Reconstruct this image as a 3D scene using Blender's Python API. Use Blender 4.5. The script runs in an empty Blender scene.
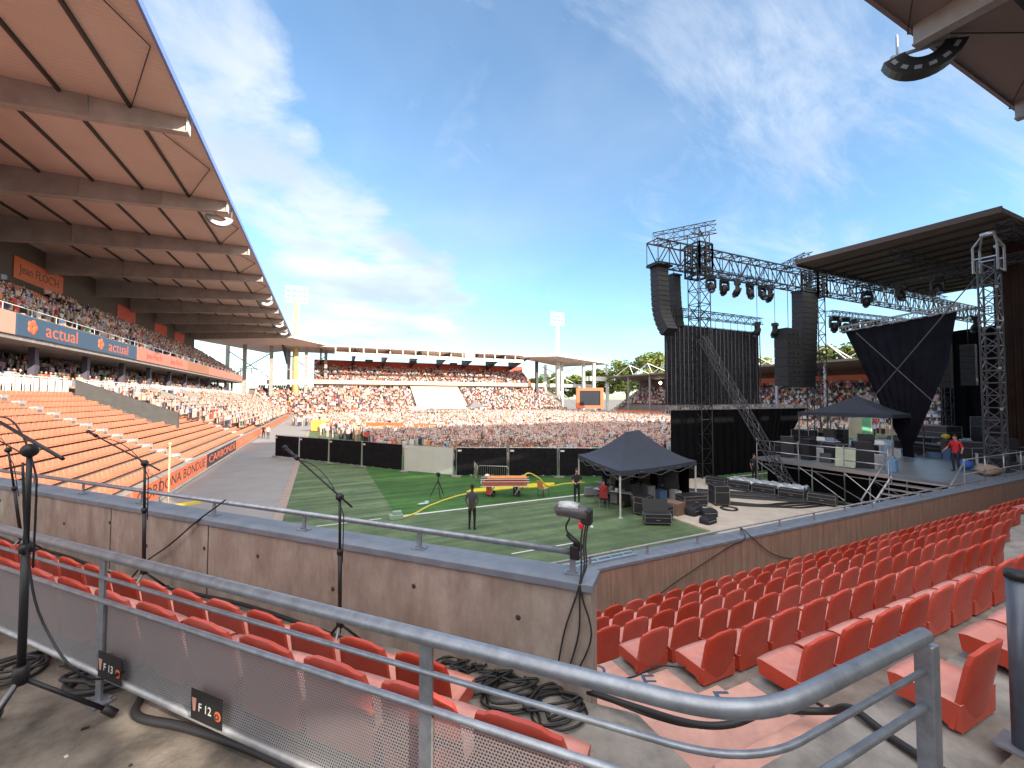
import bpy, bmesh, math, random
from mathutils import Vector, Matrix
random.seed(7)
R = math.radians
S = bpy.context.scene
COL = S.collection

# ---------------------------------------------------------------- camera
cam_d = bpy.data.cameras.new('camera'); cam = bpy.data.objects.new('camera', cam_d); COL.objects.link(cam)
cam.location = (0, 0, 5.5); cam.rotation_euler = (R(91.94), 0, R(-24.9))
cam_d.sensor_width = 36; cam_d.lens = 36*413/1024; cam_d.clip_start = .05; cam_d.clip_end = 4000
S.camera = cam

# ---------------------------------------------------------------- sun + sky
SUN = Vector((.5, -1, .45)).normalized()
elev = math.asin(SUN.z)
sl = bpy.data.lights.new('sun', 'SUN'); sl.energy = 3.5; sl.angle = R(.4); sl.color = (1, .88, .72)
so = bpy.data.objects.new('sun', sl); COL.objects.link(so)
so.rotation_euler = SUN.to_track_quat('Z', 'Y').to_euler()
so.location = (0, -30, 60)
S.view_settings.view_transform = 'Standard'; S.view_settings.look = 'None'
S.view_settings.gamma = 1; S.view_settings.exposure = 1.36

W = bpy.data.worlds.new('World'); S.world = W; W.use_nodes = True
nt = W.node_tree; N = nt.nodes; Lk = nt.links
for n in list(N): N.remove(n)
def wn(t, **k):
    n = N.new(t)
    for a, b in k.items(): setattr(n, a, b)
    return n
out = wn('ShaderNodeOutputWorld'); bg = wn('ShaderNodeBackground'); bg.inputs[1].default_value = .12
Lk.new(bg.outputs[0], out.inputs[0])
sky = wn('ShaderNodeTexSky', sky_type='NISHITA', sun_disc=False)
sky.sun_elevation = elev; sky.sun_rotation = math.atan2(SUN.x, SUN.y)
sky.air_density = 1.0; sky.dust_density = .5; sky.ozone_density = 2.0
tc = wn('ShaderNodeTexCoord')
sep = wn('ShaderNodeSeparateXYZ'); Lk.new(tc.outputs['Generated'], sep.inputs[0])
def wm(op, a, b=None, c=None, clamp=False):
    n = wn('ShaderNodeMath', operation=op); n.use_clamp = clamp
    for i, v in enumerate((a, b, c)):
        if v is None: continue
        if isinstance(v, (int, float)): n.inputs[i].default_value = v
        else: Lk.new(v, n.inputs[i])
    return n.outputs[0]
zz = wm('MAXIMUM', wm('ADD', sep.outputs[2], .12), .05)
cx = wm('DIVIDE', sep.outputs[0], zz); cy = wm('DIVIDE', sep.outputs[1], zz)
cmb = wn('ShaderNodeCombineXYZ'); Lk.new(cx, cmb.inputs[0]); Lk.new(cy, cmb.inputs[1])
def noise(scale, detail, rough, rot, sc, dist=0.0, off=(0,0,0)):
    m = wn('ShaderNodeMapping'); Lk.new(cmb.outputs[0], m.inputs[0])
    m.inputs['Rotation'].default_value = (0, 0, rot); m.inputs['Scale'].default_value = sc; m.inputs['Location'].default_value = off
    t = wn('ShaderNodeTexNoise'); t.inputs['Scale'].default_value = scale; t.inputs['Detail'].default_value = detail
    t.inputs['Roughness'].default_value = rough; t.inputs['Distortion'].default_value = dist
    Lk.new(m.outputs[0], t.inputs[0]); return t.outputs[0]
def rng(v, a, b, c=0, d=1):
    n = wn('ShaderNodeMapRange', interpolation_type='SMOOTHSTEP'); Lk.new(v, n.inputs[0])
    for i, x in enumerate((a, b, c, d)): n.inputs[i+1].default_value = x
    return n.outputs[0]
def blob(vec, r0, r1):                       # soft patch of cloud round one direction of the sky
    d = wn('ShaderNodeVectorMath', operation='DOT_PRODUCT'); Lk.new(tc.outputs['Generated'], d.inputs[0])
    d.inputs[1].default_value = Vector(vec).normalized(); return rng(d.outputs['Value'], math.cos(R(r0)), math.cos(R(r1)))
cirrus = rng(noise(.9, 9, .62, R(35), (1, .38, 1), .9), .46, .82)
veil = rng(noise(.35, 6, .55, R(20), (1, .5, 1), .5, (3, 1, 0)), .42, .75)
puff = noise(2.3, 8, .6, 0, (1, 1, 1), .3, (5, 2, 0))
B1 = blob((.13, .96, .22), 15, 4); B2 = blob((-.12, .86, .46), 11, 2); B3 = blob((0, .92, .36), 12, 2); B4 = blob((-.2, .8, .56), 12, 2)
B5 = blob((.30, .60, .58), 17, 3); B6 = blob((.66, .50, .47), 24, 3); B7 = blob((.84, .33, .34), 20, 3)
body = wm('MAXIMUM', wm('MAXIMUM', B1, wm('MULTIPLY', B2, .95)), wm('MAXIMUM', wm('MULTIPLY', B3, .95), wm('MULTIPLY', B4, .95)))
cum = rng(wm('ADD', puff, wm('MULTIPLY', body, .46)), .68, 1.0)
wisp = rng(noise(1.3, 10, .66, R(-28), (.45, 1.5, 1), 1.1, (2, 5, 0)), .40, .74)
hi = wm('MULTIPLY', wm('MAXIMUM', B5, wm('MAXIMUM', wm('MULTIPLY', B6, .8), B7)), wisp)
cl = wm('MAXIMUM', wm('MULTIPLY', cirrus, .6), wm('MAXIMUM', wm('MULTIPLY', veil, .40), wm('MAXIMUM', wm('MULTIPLY', cum, .9), wm('MULTIPLY', hi, .78))), clamp=True)
horiz = rng(sep.outputs[2], -.02, .06)
cl = wm('MULTIPLY', cl, horiz)
over = wm('MAXIMUM', rng(sep.outputs[2], .80, .95), rng(sep.outputs[1], .05, -.25))   # unseen bright cloud overhead and behind, added as fill for the shade
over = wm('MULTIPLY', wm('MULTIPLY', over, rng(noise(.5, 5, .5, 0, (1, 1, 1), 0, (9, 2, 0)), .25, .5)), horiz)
mix = wn('ShaderNodeMix', data_type='RGBA'); Lk.new(cl, mix.inputs[0])
tint = wn('ShaderNodeMix', data_type='RGBA', blend_type='MULTIPLY'); tint.inputs[0].default_value = 1
Lk.new(sky.outputs[0], tint.inputs[6]); tint.inputs[7].default_value = (.84, 1.02, 1.06, 1)
Lk.new(tint.outputs[2], mix.inputs[6])
shade = wn('ShaderNodeMix', data_type='RGBA'); Lk.new(rng(noise(1.1, 5, .5, 0, (1, 1, 1), 0, (1, 7, 0)), .35, .7), shade.inputs[0])
shade.inputs[6].default_value = (2.3, 2.7, 3.3, 1); shade.inputs[7].default_value = (4.0, 4.15, 4.4, 1)
Lk.new(shade.outputs[2], mix.inputs[7])
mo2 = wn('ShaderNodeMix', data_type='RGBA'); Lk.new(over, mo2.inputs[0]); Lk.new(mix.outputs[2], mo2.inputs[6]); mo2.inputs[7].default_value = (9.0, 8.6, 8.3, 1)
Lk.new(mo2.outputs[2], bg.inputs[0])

# ---------------------------------------------------------------- helpers
MATS = {}
def mat(name, col, rough=.7, metal=0.0, var=0.0, vscale=6.0, bump=0.0, bscale=30.0, dark=None, stretch=(1,1,1), emit=None, attr=None, spec=.5):
    if name in MATS: return MATS[name]
    m = bpy.data.materials.new(name); m.use_nodes = True; t = m.node_tree; b = t.nodes['Principled BSDF']
    b.inputs['Roughness'].default_value = rough; b.inputs['Metallic'].default_value = metal
    b.inputs['Specular IOR Level'].default_value = spec
    c = (*col, 1); b.inputs['Base Color'].default_value = c
    if var or bump or dark:
        co = t.nodes.new('ShaderNodeTexCoord'); mp = t.nodes.new('ShaderNodeMapping'); t.links.new(co.outputs['Object'], mp.inputs[0])
        mp.inputs['Scale'].default_value = stretch
    if attr:
        a = t.nodes.new('ShaderNodeAttribute'); a.attribute_name = attr; t.links.new(a.outputs['Color'], b.inputs['Base Color'])
    elif var or dark:
        n = t.nodes.new('ShaderNodeTexNoise'); n.inputs['Scale'].default_value = vscale; n.inputs['Detail'].default_value = 8; n.inputs['Roughness'].default_value = .65
        t.links.new(mp.outputs[0], n.inputs[0])
        r = t.nodes.new('ShaderNodeValToRGB'); r.color_ramp.elements[0].position = .3; r.color_ramp.elements[1].position = .7
        d = dark or tuple(x*(1-var) for x in col); r.color_ramp.elements[0].color = (*d, 1)
        r.color_ramp.elements[1].color = tuple(min(1, x*(1+var*.6)) for x in col)+(1,)
        t.links.new(n.outputs[0], r.inputs[0]); t.links.new(r.outputs[0], b.inputs['Base Color'])
    if bump:
        n2 = t.nodes.new('ShaderNodeTexNoise'); n2.inputs['Scale'].default_value = bscale; n2.inputs['Detail'].default_value = 5
        t.links.new(mp.outputs[0], n2.inputs[0]); bp = t.nodes.new('ShaderNodeBump'); bp.inputs['Strength'].default_value = bump; bp.inputs['Distance'].default_value = .004
        t.links.new(n2.outputs[0], bp.inputs['Height']); t.links.new(bp.outputs[0], b.inputs['Normal'])
    if emit:
        b.inputs['Emission Color'].default_value = (*emit[:3], 1); b.inputs['Emission Strength'].default_value = emit[3]
    MATS[name] = m; return m

def tag(o, label=None, cat=None, group=None, kind=None):
    if label: o['label'] = label
    if cat: o['category'] = cat
    if group: o['group'] = group
    if kind: o['kind'] = kind
    return o
def empty(name, loc=(0,0,0), rz=0, label=None, cat=None, group=None):
    o = bpy.data.objects.new(name, None); COL.objects.link(o); o.location = loc; o.rotation_euler = (0,0,rz); o.empty_display_size = .2
    return tag(o, label, cat, group)

class MB:
    def __init__(s): s.v = []; s.f = []; s.m = []; s.sm = []; s.mi = 0
    def face(s, idx, sm=False): s.f.append(idx); s.m.append(s.mi); s.sm.append(sm)
    def box(s, x0, x1, y0, y1, z0, z1, M=None):
        b = len(s.v)
        for z in (z0, z1):
            for x, y in ((x0,y0),(x1,y0),(x1,y1),(x0,y1)):
                p = Vector((x,y,z)); s.v.append(M @ p if M else p)
        for q in ((0,3,2,1),(4,5,6,7),(0,1,5,4),(1,2,6,5),(2,3,7,6),(3,0,4,7)): s.face([b+i for i in q])
        return s
    def hexa(s, P):                                  # eight corners: four below, four above
        b = len(s.v); s.v += [Vector(p) for p in P]
        for q in ((0,3,2,1),(4,5,6,7),(0,1,5,4),(1,2,6,5),(2,3,7,6),(3,0,4,7)): s.face([b+i for i in q])
        return s
    def bar(s, a, b, r, n=4, r2=None, sm=None):
        a = Vector(a); b = Vector(b); d = (b-a)
        if d.length < 1e-6: return s
        d.normalize(); u = d.orthogonal() if abs(d.z) > .9 else d.cross(Vector((0,0,1))); u.normalize(); w = d.cross(u)
        k = len(s.v); r2 = r if r2 is None else r2; o = math.pi/4 if n == 4 else 0
        for c, rr in ((a, r), (b, r2)):
            for i in range(n):
                t = o+2*math.pi*i/n; s.v.append(c+(u*math.cos(t)+w*math.sin(t))*rr)
        sm = (n > 6) if sm is None else sm
        for i in range(n): j = (i+1) % n; s.face([k+i, k+j, k+n+j, k+n+i], sm)
        s.face([k+i for i in reversed(range(n))]); s.face([k+n+i for i in range(n)])
        return s
    def tube(s, pts, r, n=8, close=False):
        P = [Vector(p) for p in pts]; k = len(s.v); u = None
        for i, p in enumerate(P):
            d = (P[min(i+1, len(P)-1)]-P[max(i-1, 0)]).normalized()
            if u is None: u = d.orthogonal().normalized()
            u = (u-d*u.dot(d)); u = u.normalized() if u.length > 1e-5 else d.orthogonal().normalized()
            w = d.cross(u); rr = r[i] if isinstance(r, (list, tuple)) else r
            for j in range(n):
                t = 2*math.pi*j/n; s.v.append(p+(u*math.cos(t)+w*math.sin(t))*rr)
        for i in range(len(P)-1):
            for j in range(n):
                j2 = (j+1) % n; s.face([k+i*n+j, k+i*n+j2, k+(i+1)*n+j2, k+(i+1)*n+j], True)
        s.face([k+j for j in reversed(range(n))]); e = k+(len(P)-1)*n; s.face([e+j for j in range(n)])
        return s
    def ball(s, c, rx, ry=None, rz=None, n=8, m=6, M=None):
        ry = ry or rx; rz = rz or rx; k = len(s.v); c = Vector(c)
        for i in range(m+1):
            ph = math.pi*i/m
            for j in range(n):
                t = 2*math.pi*j/n; p = Vector((rx*math.sin(ph)*math.cos(t), ry*math.sin(ph)*math.sin(t), rz*math.cos(ph)))
                s.v.append(c+(M @ p if M else p))
        for i in range(m):
            for j in range(n):
                j2 = (j+1) % n; s.face([k+i*n+j, k+(i+1)*n+j, k+(i+1)*n+j2, k+i*n+j2], True)
        return s
    def poly(s, pts, z0, z1):                        # horizontal prism
        b = len(s.v); n = len(pts)
        for z in (z0, z1):
            for p in pts: s.v.append(Vector((p[0], p[1], z)))
        s.face([b+i for i in reversed(range(n))]); s.face([b+n+i for i in range(n)])
        for i in range(n): j = (i+1) % n; s.face([b+i, b+j, b+n+j, b+n+i])
        return s
    def build(s, name, mats, parent=None, loc=None, bevel=0, recalc=False):
        me = bpy.data.meshes.new(name); me.from_pydata([tuple(v) for v in s.v], [], s.f)
        for m in (mats if isinstance(mats, (list, tuple)) else [mats]): me.materials.append(m)
        me.polygons.foreach_set('material_index', s.m); me.polygons.foreach_set('use_smooth', s.sm)
        if recalc:
            bm = bmesh.new(); bm.from_mesh(me); bmesh.ops.recalc_face_normals(bm, faces=bm.faces); bm.to_mesh(me); bm.free()
        o = bpy.data.objects.new(name, me); COL.objects.link(o)
        if parent: o.parent = parent
        if loc: o.location = loc
        if bevel:
            md = o.modifiers.new('bevel', 'BEVEL'); md.width = bevel; md.segments = 2; md.limit_method = 'ANGLE'
        return o
def smooth(pts, k=6):                                # Catmull-Rom through the points
    P = [Vector(p) for p in pts]; P = [P[0]*2-P[1]]+P+[P[-1]*2-P[-2]]; o = []
    for i in range(1, len(P)-2):
        for j in range(k):
            t = j/k; a, b, c, d = P[i-1:i+3]
            o.append(.5*((2*b)+(c-a)*t+(2*a-5*b+4*c-d)*t*t+(3*b-a-3*c+d)*t**3))
    o.append(P[-2]); return o
def text(name, s, size, m, M, parent=None, ext=.002, sx=1.0, align='CENTER'):
    c = bpy.data.curves.new(name, 'FONT'); c.body = s; c.size = size; c.extrude = ext; c.align_x = align; c.align_y = 'CENTER'; c.resolution_u = 3
    o = bpy.data.objects.new('tmp_text', c); COL.objects.link(o)
    bpy.context.view_layer.update(); dg = bpy.context.evaluated_depsgraph_get()
    me = bpy.data.meshes.new_from_object(o.evaluated_get(dg)); me.name = name
    bpy.data.objects.remove(o); me.materials.clear(); me.materials.append(m)
    me.transform(M @ Matrix.Diagonal((sx, 1, 1, 1)))
    r = bpy.data.objects.new(name, me); COL.objects.link(r)
    if parent: r.parent = parent
    return r
def frame(o, x, y):                                  # matrix whose x and y axes are the given world directions
    x = Vector(x).normalized(); y = Vector(y).normalized(); z = x.cross(y)
    return Matrix(((x.x,y.x,z.x,o[0]),(x.y,y.y,z.y,o[1]),(x.z,y.z,z.z,o[2]),(0,0,0,1)))
def copy_tree(o, parent=None):
    c = o.copy(); COL.objects.link(c); c.parent = parent
    for ch in list(o.children): copy_tree(ch, c)
    return c
def truss(mb, a, b, w=.5, r=.03, bay=None, up=(0,0,1), rd=None, h=None):
    a = Vector(a); b = Vector(b); d = b-a; L = d.length; d.normalize(); up = Vector(up)
    s = d.cross(up)
    s = s.normalized() if s.length > 1e-3 else Vector((1,0,0))
    u = s.cross(d).normalized(); h = h or w; rd = rd or r*.6
    C = [(-s*w+(-u)*h)/2, (s*w-u*h)/2, (s*w+u*h)/2, (-s*w+u*h)/2]
    for c in C: mb.bar(a+c, b+c, r)
    n = max(1, round(L/(bay or w)))
    for k in range(n):
        p = a+d*L*k/n; q = a+d*L*(k+1)/n
        for i in range(4):
            c, e = C[i], C[(i+1) % 4]
            if k % 2: c, e = e, c
            mb.bar(p+c, q+e, rd); mb.bar(p+c, p+e, rd)
    return mb

# frame of the corner platform: n = outward (towards the pitch), e = along it to the right
NX, NY = .730, .683
def L(n, t, z): return Vector((NX*n+NY*t, NY*n-NX*t, z))

# ---------------------------------------------------------------- materials
def concrete_wall(name, c1, c2, c3, board=0):
    m = bpy.data.materials.new(name); m.use_nodes = True; t = m.node_tree; b = t.nodes['Principled BSDF']; b.inputs['Roughness'].default_value = .9
    co = t.nodes.new('ShaderNodeTexCoord')
    def nz(scale, st, det=8):
        mp = t.nodes.new('ShaderNodeMapping'); t.links.new(co.outputs['Object'], mp.inputs[0]); mp.inputs['Scale'].default_value = st
        n = t.nodes.new('ShaderNodeTexNoise'); n.inputs['Scale'].default_value = scale; n.inputs['Detail'].default_value = det; n.inputs['Roughness'].default_value = .7
        t.links.new(mp.outputs[0], n.inputs[0]); return n.outputs[0]
    def rp(v, a, b_, ca, cb):
        r = t.nodes.new('ShaderNodeValToRGB'); r.color_ramp.elements[0].position = a; r.color_ramp.elements[1].position = b_
        r.color_ramp.elements[0].color = (*ca, 1); r.color_ramp.elements[1].color = (*cb, 1); t.links.new(v, r.inputs[0]); return r.outputs[0]
    base = rp(nz(1.6, (1,1,1)), .35, .68, c1, c2)
    st = rp(nz(2.2, (1.6,1.6,.55) if not board else (3,3,.3)), .36, .60, (0,0,0), (1,1,1))
    mx = t.nodes.new('ShaderNodeMix'); mx.data_type = 'RGBA'; t.links.new(st, mx.inputs[0]); t.links.new(base, mx.inputs[7]); mx.inputs[6].default_value = (*c3, 1)
    sp = rp(nz(22, (1,1,1), 3), .66, .72, (1,1,1), (.55,.5,.46))
    m2 = t.nodes.new('ShaderNodeMix'); m2.data_type = 'RGBA'; m2.blend_type = 'MULTIPLY'; m2.inputs[0].default_value = .7
    t.links.new(mx.outputs[2], m2.inputs[6]); t.links.new(sp, m2.inputs[7]); last = m2.outputs[2]
    if board:
        wv = t.nodes.new('ShaderNodeTexWave'); wv.wave_type = 'BANDS'; wv.bands_direction = 'X'; wv.wave_profile = 'SAW'; wv.inputs['Scale'].default_value = board
        wv.inputs['Distortion'].default_value = 0; t.links.new(co.outputs['Object'], wv.inputs[0])
        r = rp(wv.outputs[1], 0, .05, (.55,.5,.48), (1,1,1)); m3 = t.nodes.new('ShaderNodeMix'); m3.data_type = 'RGBA'; m3.blend_type = 'MULTIPLY'; m3.inputs[0].default_value = .8
        t.links.new(last, m3.inputs[6]); t.links.new(r, m3.inputs[7]); last = m3.outputs[2]
    t.links.new(last, b.inputs['Base Color'])
    bp = t.nodes.new('ShaderNodeBump'); bp.inputs['Strength'].default_value = .5; bp.inputs['Distance'].default_value = .006
    t.links.new(nz(35, (1,1,1)), bp.inputs['Height']); t.links.new(bp.outputs[0], b.inputs['Normal']); return m
M_wallL = concrete_wall('stained_concrete', (.34,.29,.25), (.48,.425,.375), (.26,.21,.175))
M_wallR = concrete_wall('boarded_concrete', (.32,.215,.165), (.40,.28,.225), (.25,.16,.12), board=.55)
M_conc = mat('concrete', (.36,.345,.33), .9, var=.35, vscale=2.2, bump=.5, bscale=60)
M_step = mat('tread_concrete', (.29,.265,.24), .9, var=.45, vscale=4, bump=.6, bscale=80)
M_floor = mat('floor_concrete', (.175,.15,.125), .88, var=.7, vscale=3.5, bump=.9, bscale=90)
M_cope = mat('coping_blue_grey', (.19,.22,.27), .6, var=.25, vscale=4, bump=.2)  # blue-grey base colour with random mottling
M_pink = mat('salmon_step_paint', (.66,.36,.29), .85, var=.22, vscale=5, bump=.4, bscale=70)
M_galv = mat('galvanised_steel', (.33,.36,.41), .46, .7, var=.3, vscale=14, bump=.12, bscale=90)
M_galvd = mat('dull_galvanised_steel', (.36,.37,.39), .55, .6, var=.3, vscale=9)
M_alu = mat('scaffold_aluminium', (.5,.51,.52), .4, .8)
M_black = mat('black_paint', (.016,.016,.018), .5)
M_rub = mat('black_rubber', (.02,.02,.022), .55)
M_seat = mat('red_seat_plastic', (.62,.075,.04), .42, var=.14, vscale=5, bump=.08, bscale=40)
M_pan = mat('sky_lit_seat_plastic', (.80,.36,.29), .5, dark=(.68,.23,.17), vscale=7, bump=.08, bscale=40)  # paler pan colour paints in skylight on upward faces; mottling is random
M_oseat = mat('orange_seat_plastic', (.66,.25,.145), .55, var=.12, vscale=.6)
M_white = mat('white_paint', (.8,.8,.78), .6, var=.08, vscale=3)
M_dark = mat('dark_steel', (.05,.045,.045), .6)
M_asph = mat('grey_track', (.33,.325,.32), .85, var=.12, vscale=.5, bump=.2, bscale=40)
M_ground = mat('ground', (.22,.2,.18), .9, var=.2, vscale=.05)
M_cloth = mat('black_cloth', (.010,.010,.012), .95, var=.3, vscale=1.5, spec=.05)
M_bm = mat('beam_steel', (.42,.37,.36), .6, var=.25, vscale=.7)
M_or = mat('orange_board', (.72,.17,.07), .5, var=.08, vscale=1)
M_navy = mat('navy_board', (.05,.10,.17), .5)
M_ink = mat('dark_lettering', (.05,.03,.04), .6)
M_lamp = mat('lamp_lens', (.38,.38,.36), .25)

# ---------------------------------------------------------------- ground, pitch, track
g = MB().box(-900,900,-600,1500,-.4,-.02).build('ground', M_ground); tag(g, kind='structure')
g = MB().box(-7.6,84.2,7.6,133,-.02,0).build('track', M_asph); tag(g, kind='structure')
def grass(name, c1, c2, stripes):
    m = bpy.data.materials.new(name); m.use_nodes = True; t = m.node_tree; b = t.nodes['Principled BSDF']; b.inputs['Roughness'].default_value = .9
    co = t.nodes.new('ShaderNodeTexCoord'); n = t.nodes.new('ShaderNodeTexNoise'); n.inputs['Scale'].default_value = .8; n.inputs['Detail'].default_value = 12; n.inputs['Roughness'].default_value = .75
    t.links.new(co.outputs['Object'], n.inputs[0]); r = t.nodes.new('ShaderNodeValToRGB'); r.color_ramp.elements[0].position = .33; r.color_ramp.elements[1].position = .67
    r.color_ramp.elements[0].color = (*c1, 1); r.color_ramp.elements[1].color = (*c2, 1); t.links.new(n.outputs[0], r.inputs[0])
    w = t.nodes.new('ShaderNodeTexWave'); w.bands_direction = 'DIAGONAL' if stripes < 0 else 'Y'; w.inputs['Scale'].default_value = abs(stripes); w.inputs['Distortion'].default_value = .6
    t.links.new(co.outputs['Object'], w.inputs[0]); mx = t.nodes.new('ShaderNodeMix'); mx.data_type = 'RGBA'; mx.blend_type = 'MULTIPLY'; mx.inputs[0].default_value = .22
    t.links.new(r.outputs[0], mx.inputs[6]); t.links.new(w.outputs[0], mx.inputs[7]); t.links.new(mx.outputs[2], b.inputs['Base Color'])
    mp3 = t.nodes.new('ShaderNodeMapping'); mp3.inputs['Scale'].default_value = (.12,1.6,1); mp3.inputs['Rotation'].default_value = (0,0,R(12)); t.links.new(co.outputs['Object'], mp3.inputs[0])
    n3 = t.nodes.new('ShaderNodeTexNoise'); n3.inputs['Scale'].default_value = 1.2; n3.inputs['Detail'].default_value = 6; t.links.new(mp3.outputs[0], n3.inputs[0])
    r3 = t.nodes.new('ShaderNodeValToRGB'); r3.color_ramp.elements[0].position = .35; r3.color_ramp.elements[1].position = .65; r3.color_ramp.elements[0].color = (.66,.66,.66,1); r3.color_ramp.elements[1].color = (1.25,1.2,1.2,1); t.links.new(n3.outputs[0], r3.inputs[0])
    m3 = t.nodes.new('ShaderNodeMix'); m3.data_type = 'RGBA'; m3.blend_type = 'MULTIPLY'; m3.inputs[0].default_value = .9; t.links.new(mx.outputs[2], m3.inputs[6]); t.links.new(r3.outputs[0], m3.inputs[7]); t.links.new(m3.outputs[2], b.inputs['Base Color'])
    bp = t.nodes.new('ShaderNodeBump'); bp.inputs['Strength'].default_value = .8; bp.inputs['Distance'].default_value = .03
    n2 = t.nodes.new('ShaderNodeTexNoise'); n2.inputs['Scale'].default_value = 40; t.links.new(co.outputs['Object'], n2.inputs[0]); t.links.new(n2.outputs[0], bp.inputs['Height']); t.links.new(bp.outputs[0], b.inputs['Normal'])
    return m
M_turf = grass('worn_turf', (.085,.15,.07), (.19,.275,.135), .16)
M_grass = grass('green_grass', (.035,.125,.022), (.075,.20,.04), -.06)
tag(MB().box(-1.45,80,8.6,126,0,.012).build('pitch_surround', M_turf), kind='structure')
tag(MB().box(3.3,74.7,19.8,121,.012,.018).build('pitch', M_grass), kind='structure')
tag(MB().box(-1.85,-1.45,8.6,126,0,.05).build('kerb', mat('kerb_stone', (.42,.33,.29), .9, var=.2, vscale=3)), kind='structure')
ln = MB().box(3.3,74.7,19.68,19.84,.019,.023).box(-1.0,2.6,19.7,19.78,.0125,.016).box(6.2,8.9,13.35,13.42,.013,.017)
tag(ln.build('pitch_marking', M_white), kind='structure')
M_beige = mat('beige_flooring', (.64,.55,.46), .8, var=.18, vscale=1.2)
tag(MB().box(14.6,24,8.8,20.4,.013,.07).build('flooring', M_beige), kind='structure')
for y in (11.3, 13.8, 16.3): pass

# ---------------------------------------------------------------- near terrace (where the photographer stands)
ter = empty('concrete_terrace', (0,0,0), 0, 'bare grey concrete terrace and walkway under the near red seats', 'terrace')
def Lp(n, t): v = L(n, t, 0); return (v.x, v.y)
m = MB()                                             # walkway, with the tread of the upper left row
m.poly([Lp(-7, -16), Lp(1.95, -16), Lp(1.95, -.02), (1.42, .86), (70, .86), (70, -16), Lp(-7, 6)], 0, 3.75)
m.build('walkway', M_floor, ter)
m = MB(); m.poly([Lp(1.952, -16), Lp(2.97, -16), Lp(2.97, -.60), (1.98, 2.25), (1.98, .862), (1.424, .862)], 0, 3.36)
m.build('lower_walkway', M_step, ter)
TOPZ = [3.78-.39*k for k in range(-1, 6)]            # back tops of rows G, F, E, D, C, B, A
YK = [1.79+.836*k for k in range(-1, 6)]
TR = [z-.50 for z in TOPZ]
m = MB()
for i in range(7):
    y0 = YK[i]-.395; y1 = (YK[i+1]-.395) if i < 6 else 6.5
    m.box(3.07 if i else 1.985, 70, max(y0, .862), y1, 0, TR[i])
m.box(3.07, 70, 6.5, 6.98, 0, .98)
m.build('tread', M_step, ter)
m = MB()
for i in range(1, 7):                                # painted aisle: tread and half step per row
    y0 = YK[i]-.395; y1 = (YK[i+1]-.395) if i < 6 else 6.98
    m.box(1.99, 3.068, y0+.27, y1, 0, TR[i]+.004); m.box(1.99, 3.068, y0, y0+.27, 0, TR[i]+.2)
ai = m.build('aisle_step', M_pink, ter, bevel=.008); tag(ai, 'salmon painted steps with a row letter on each tread')
for i, s in ((1, 'F'), (2, 'E'), (3, 'D'), (4, 'C')):
    text('letter', s, .26, M_navy, frame(({1:2.72,2:2.78,3:2.80,4:2.8}[i], YK[i]+.36, TR[i]+.006), (.9,-.42,0), (.42,.9,0)), ai, sx=1.2)
MB().box(1.5, 1.985, 2.6, 6.98, 0, .9).build('side_ledge', M_conc, ter)
M_lgrey = mat('pale_concrete', (.42,.44,.45), .85, var=.2, vscale=5)
MB().box(1.60, 2.35, .864, 1.12, 3.41, 3.715).build('landing_edge', M_lgrey, ter)

# walls
m = MB(); P = [L(2.97,-16,0), L(2.97,-.6,0), L(3.20,-.6,0), L(3.20,-16,0)]
ang = math.atan2(-NX, NY)
w = empty('concrete_wall', L(2.97,-.6,0), ang, 'grey-brown stained concrete wall in front of the left red seats', 'wall')
MB().box(-15.4, 0, 0, .23, 0, 4.12).build('wall_panel', M_wallL, w)
MB().box(-15.4, .02, -.025, .27, 4.122, 4.18).build('coping', M_cope, w, bevel=.006)
m = MB()
for t in range(-8, 0): m.box(t*1.87-.42, t*1.87-.406, -.003, .01, .1, 4.12)
m.build('joint', M_dark, w)
for i in range(14):
    k = MB().ball((0,0,0), .022, .006, .022, 10, 6); o = k.build('tie_hole', M_dark, w); o.location = (-.55-i*.93-.1*math.sin(i*3), -.001, 3.84+.10*math.sin(i*2.3))
w2 = empty('concrete_wall', (1.5,7,0), 0, 'long brown board-marked concrete wall below the right red seats', 'wall')
MB().box(0, 62, 0, .42, 0, 1.96).build('wall_panel', M_wallR, w2)
MB().box(-.02, 62, -.02, .46, 1.962, 2.03).build('coping', M_cope, w2, bevel=.006)

# ---------------------------------------------------------------- railings
def fillet(A, B, C, r=.22, k=8):
    A, B, C = map(Vector, (A, B, C)); p = B+(A-B).normalized()*r; q = B+(C-B).normalized()*r
    return [A]+[(p*(1-t)**2+B*2*t*(1-t)+q*t*t) for t in [i/k for i in range(k+1)]]+[C]
rail = empty('steel_railing', L(1.37,-.9,3.75), 0, 'galvanised steel guard rail bending round the corner in the foreground', 'railing')
rail_o = Vector(rail.location)
def rl(p): return Vector(p)-rail_o
def railpart(name, z, r, tA=-14, x1=2.12, mt=M_galv):
    bend = Vector((1.12, .80, z)); pts = fillet(L(1.37, tA, z), bend, (x1, .80, z))
    MB().tube([rl(p) for p in pts], r, 20).build(name, mt, rail)
railpart('handrail', 4.59, .027); railpart('mid_rail', 4.46, .0105); railpart('mid_rail', 4.327, .014)
MB().tube([rl(L(1.37,-14,3.91)), rl(L(1.37,-.3,3.91))], .017, 12).build('bottom_rail', M_galvd, rail)
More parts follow.
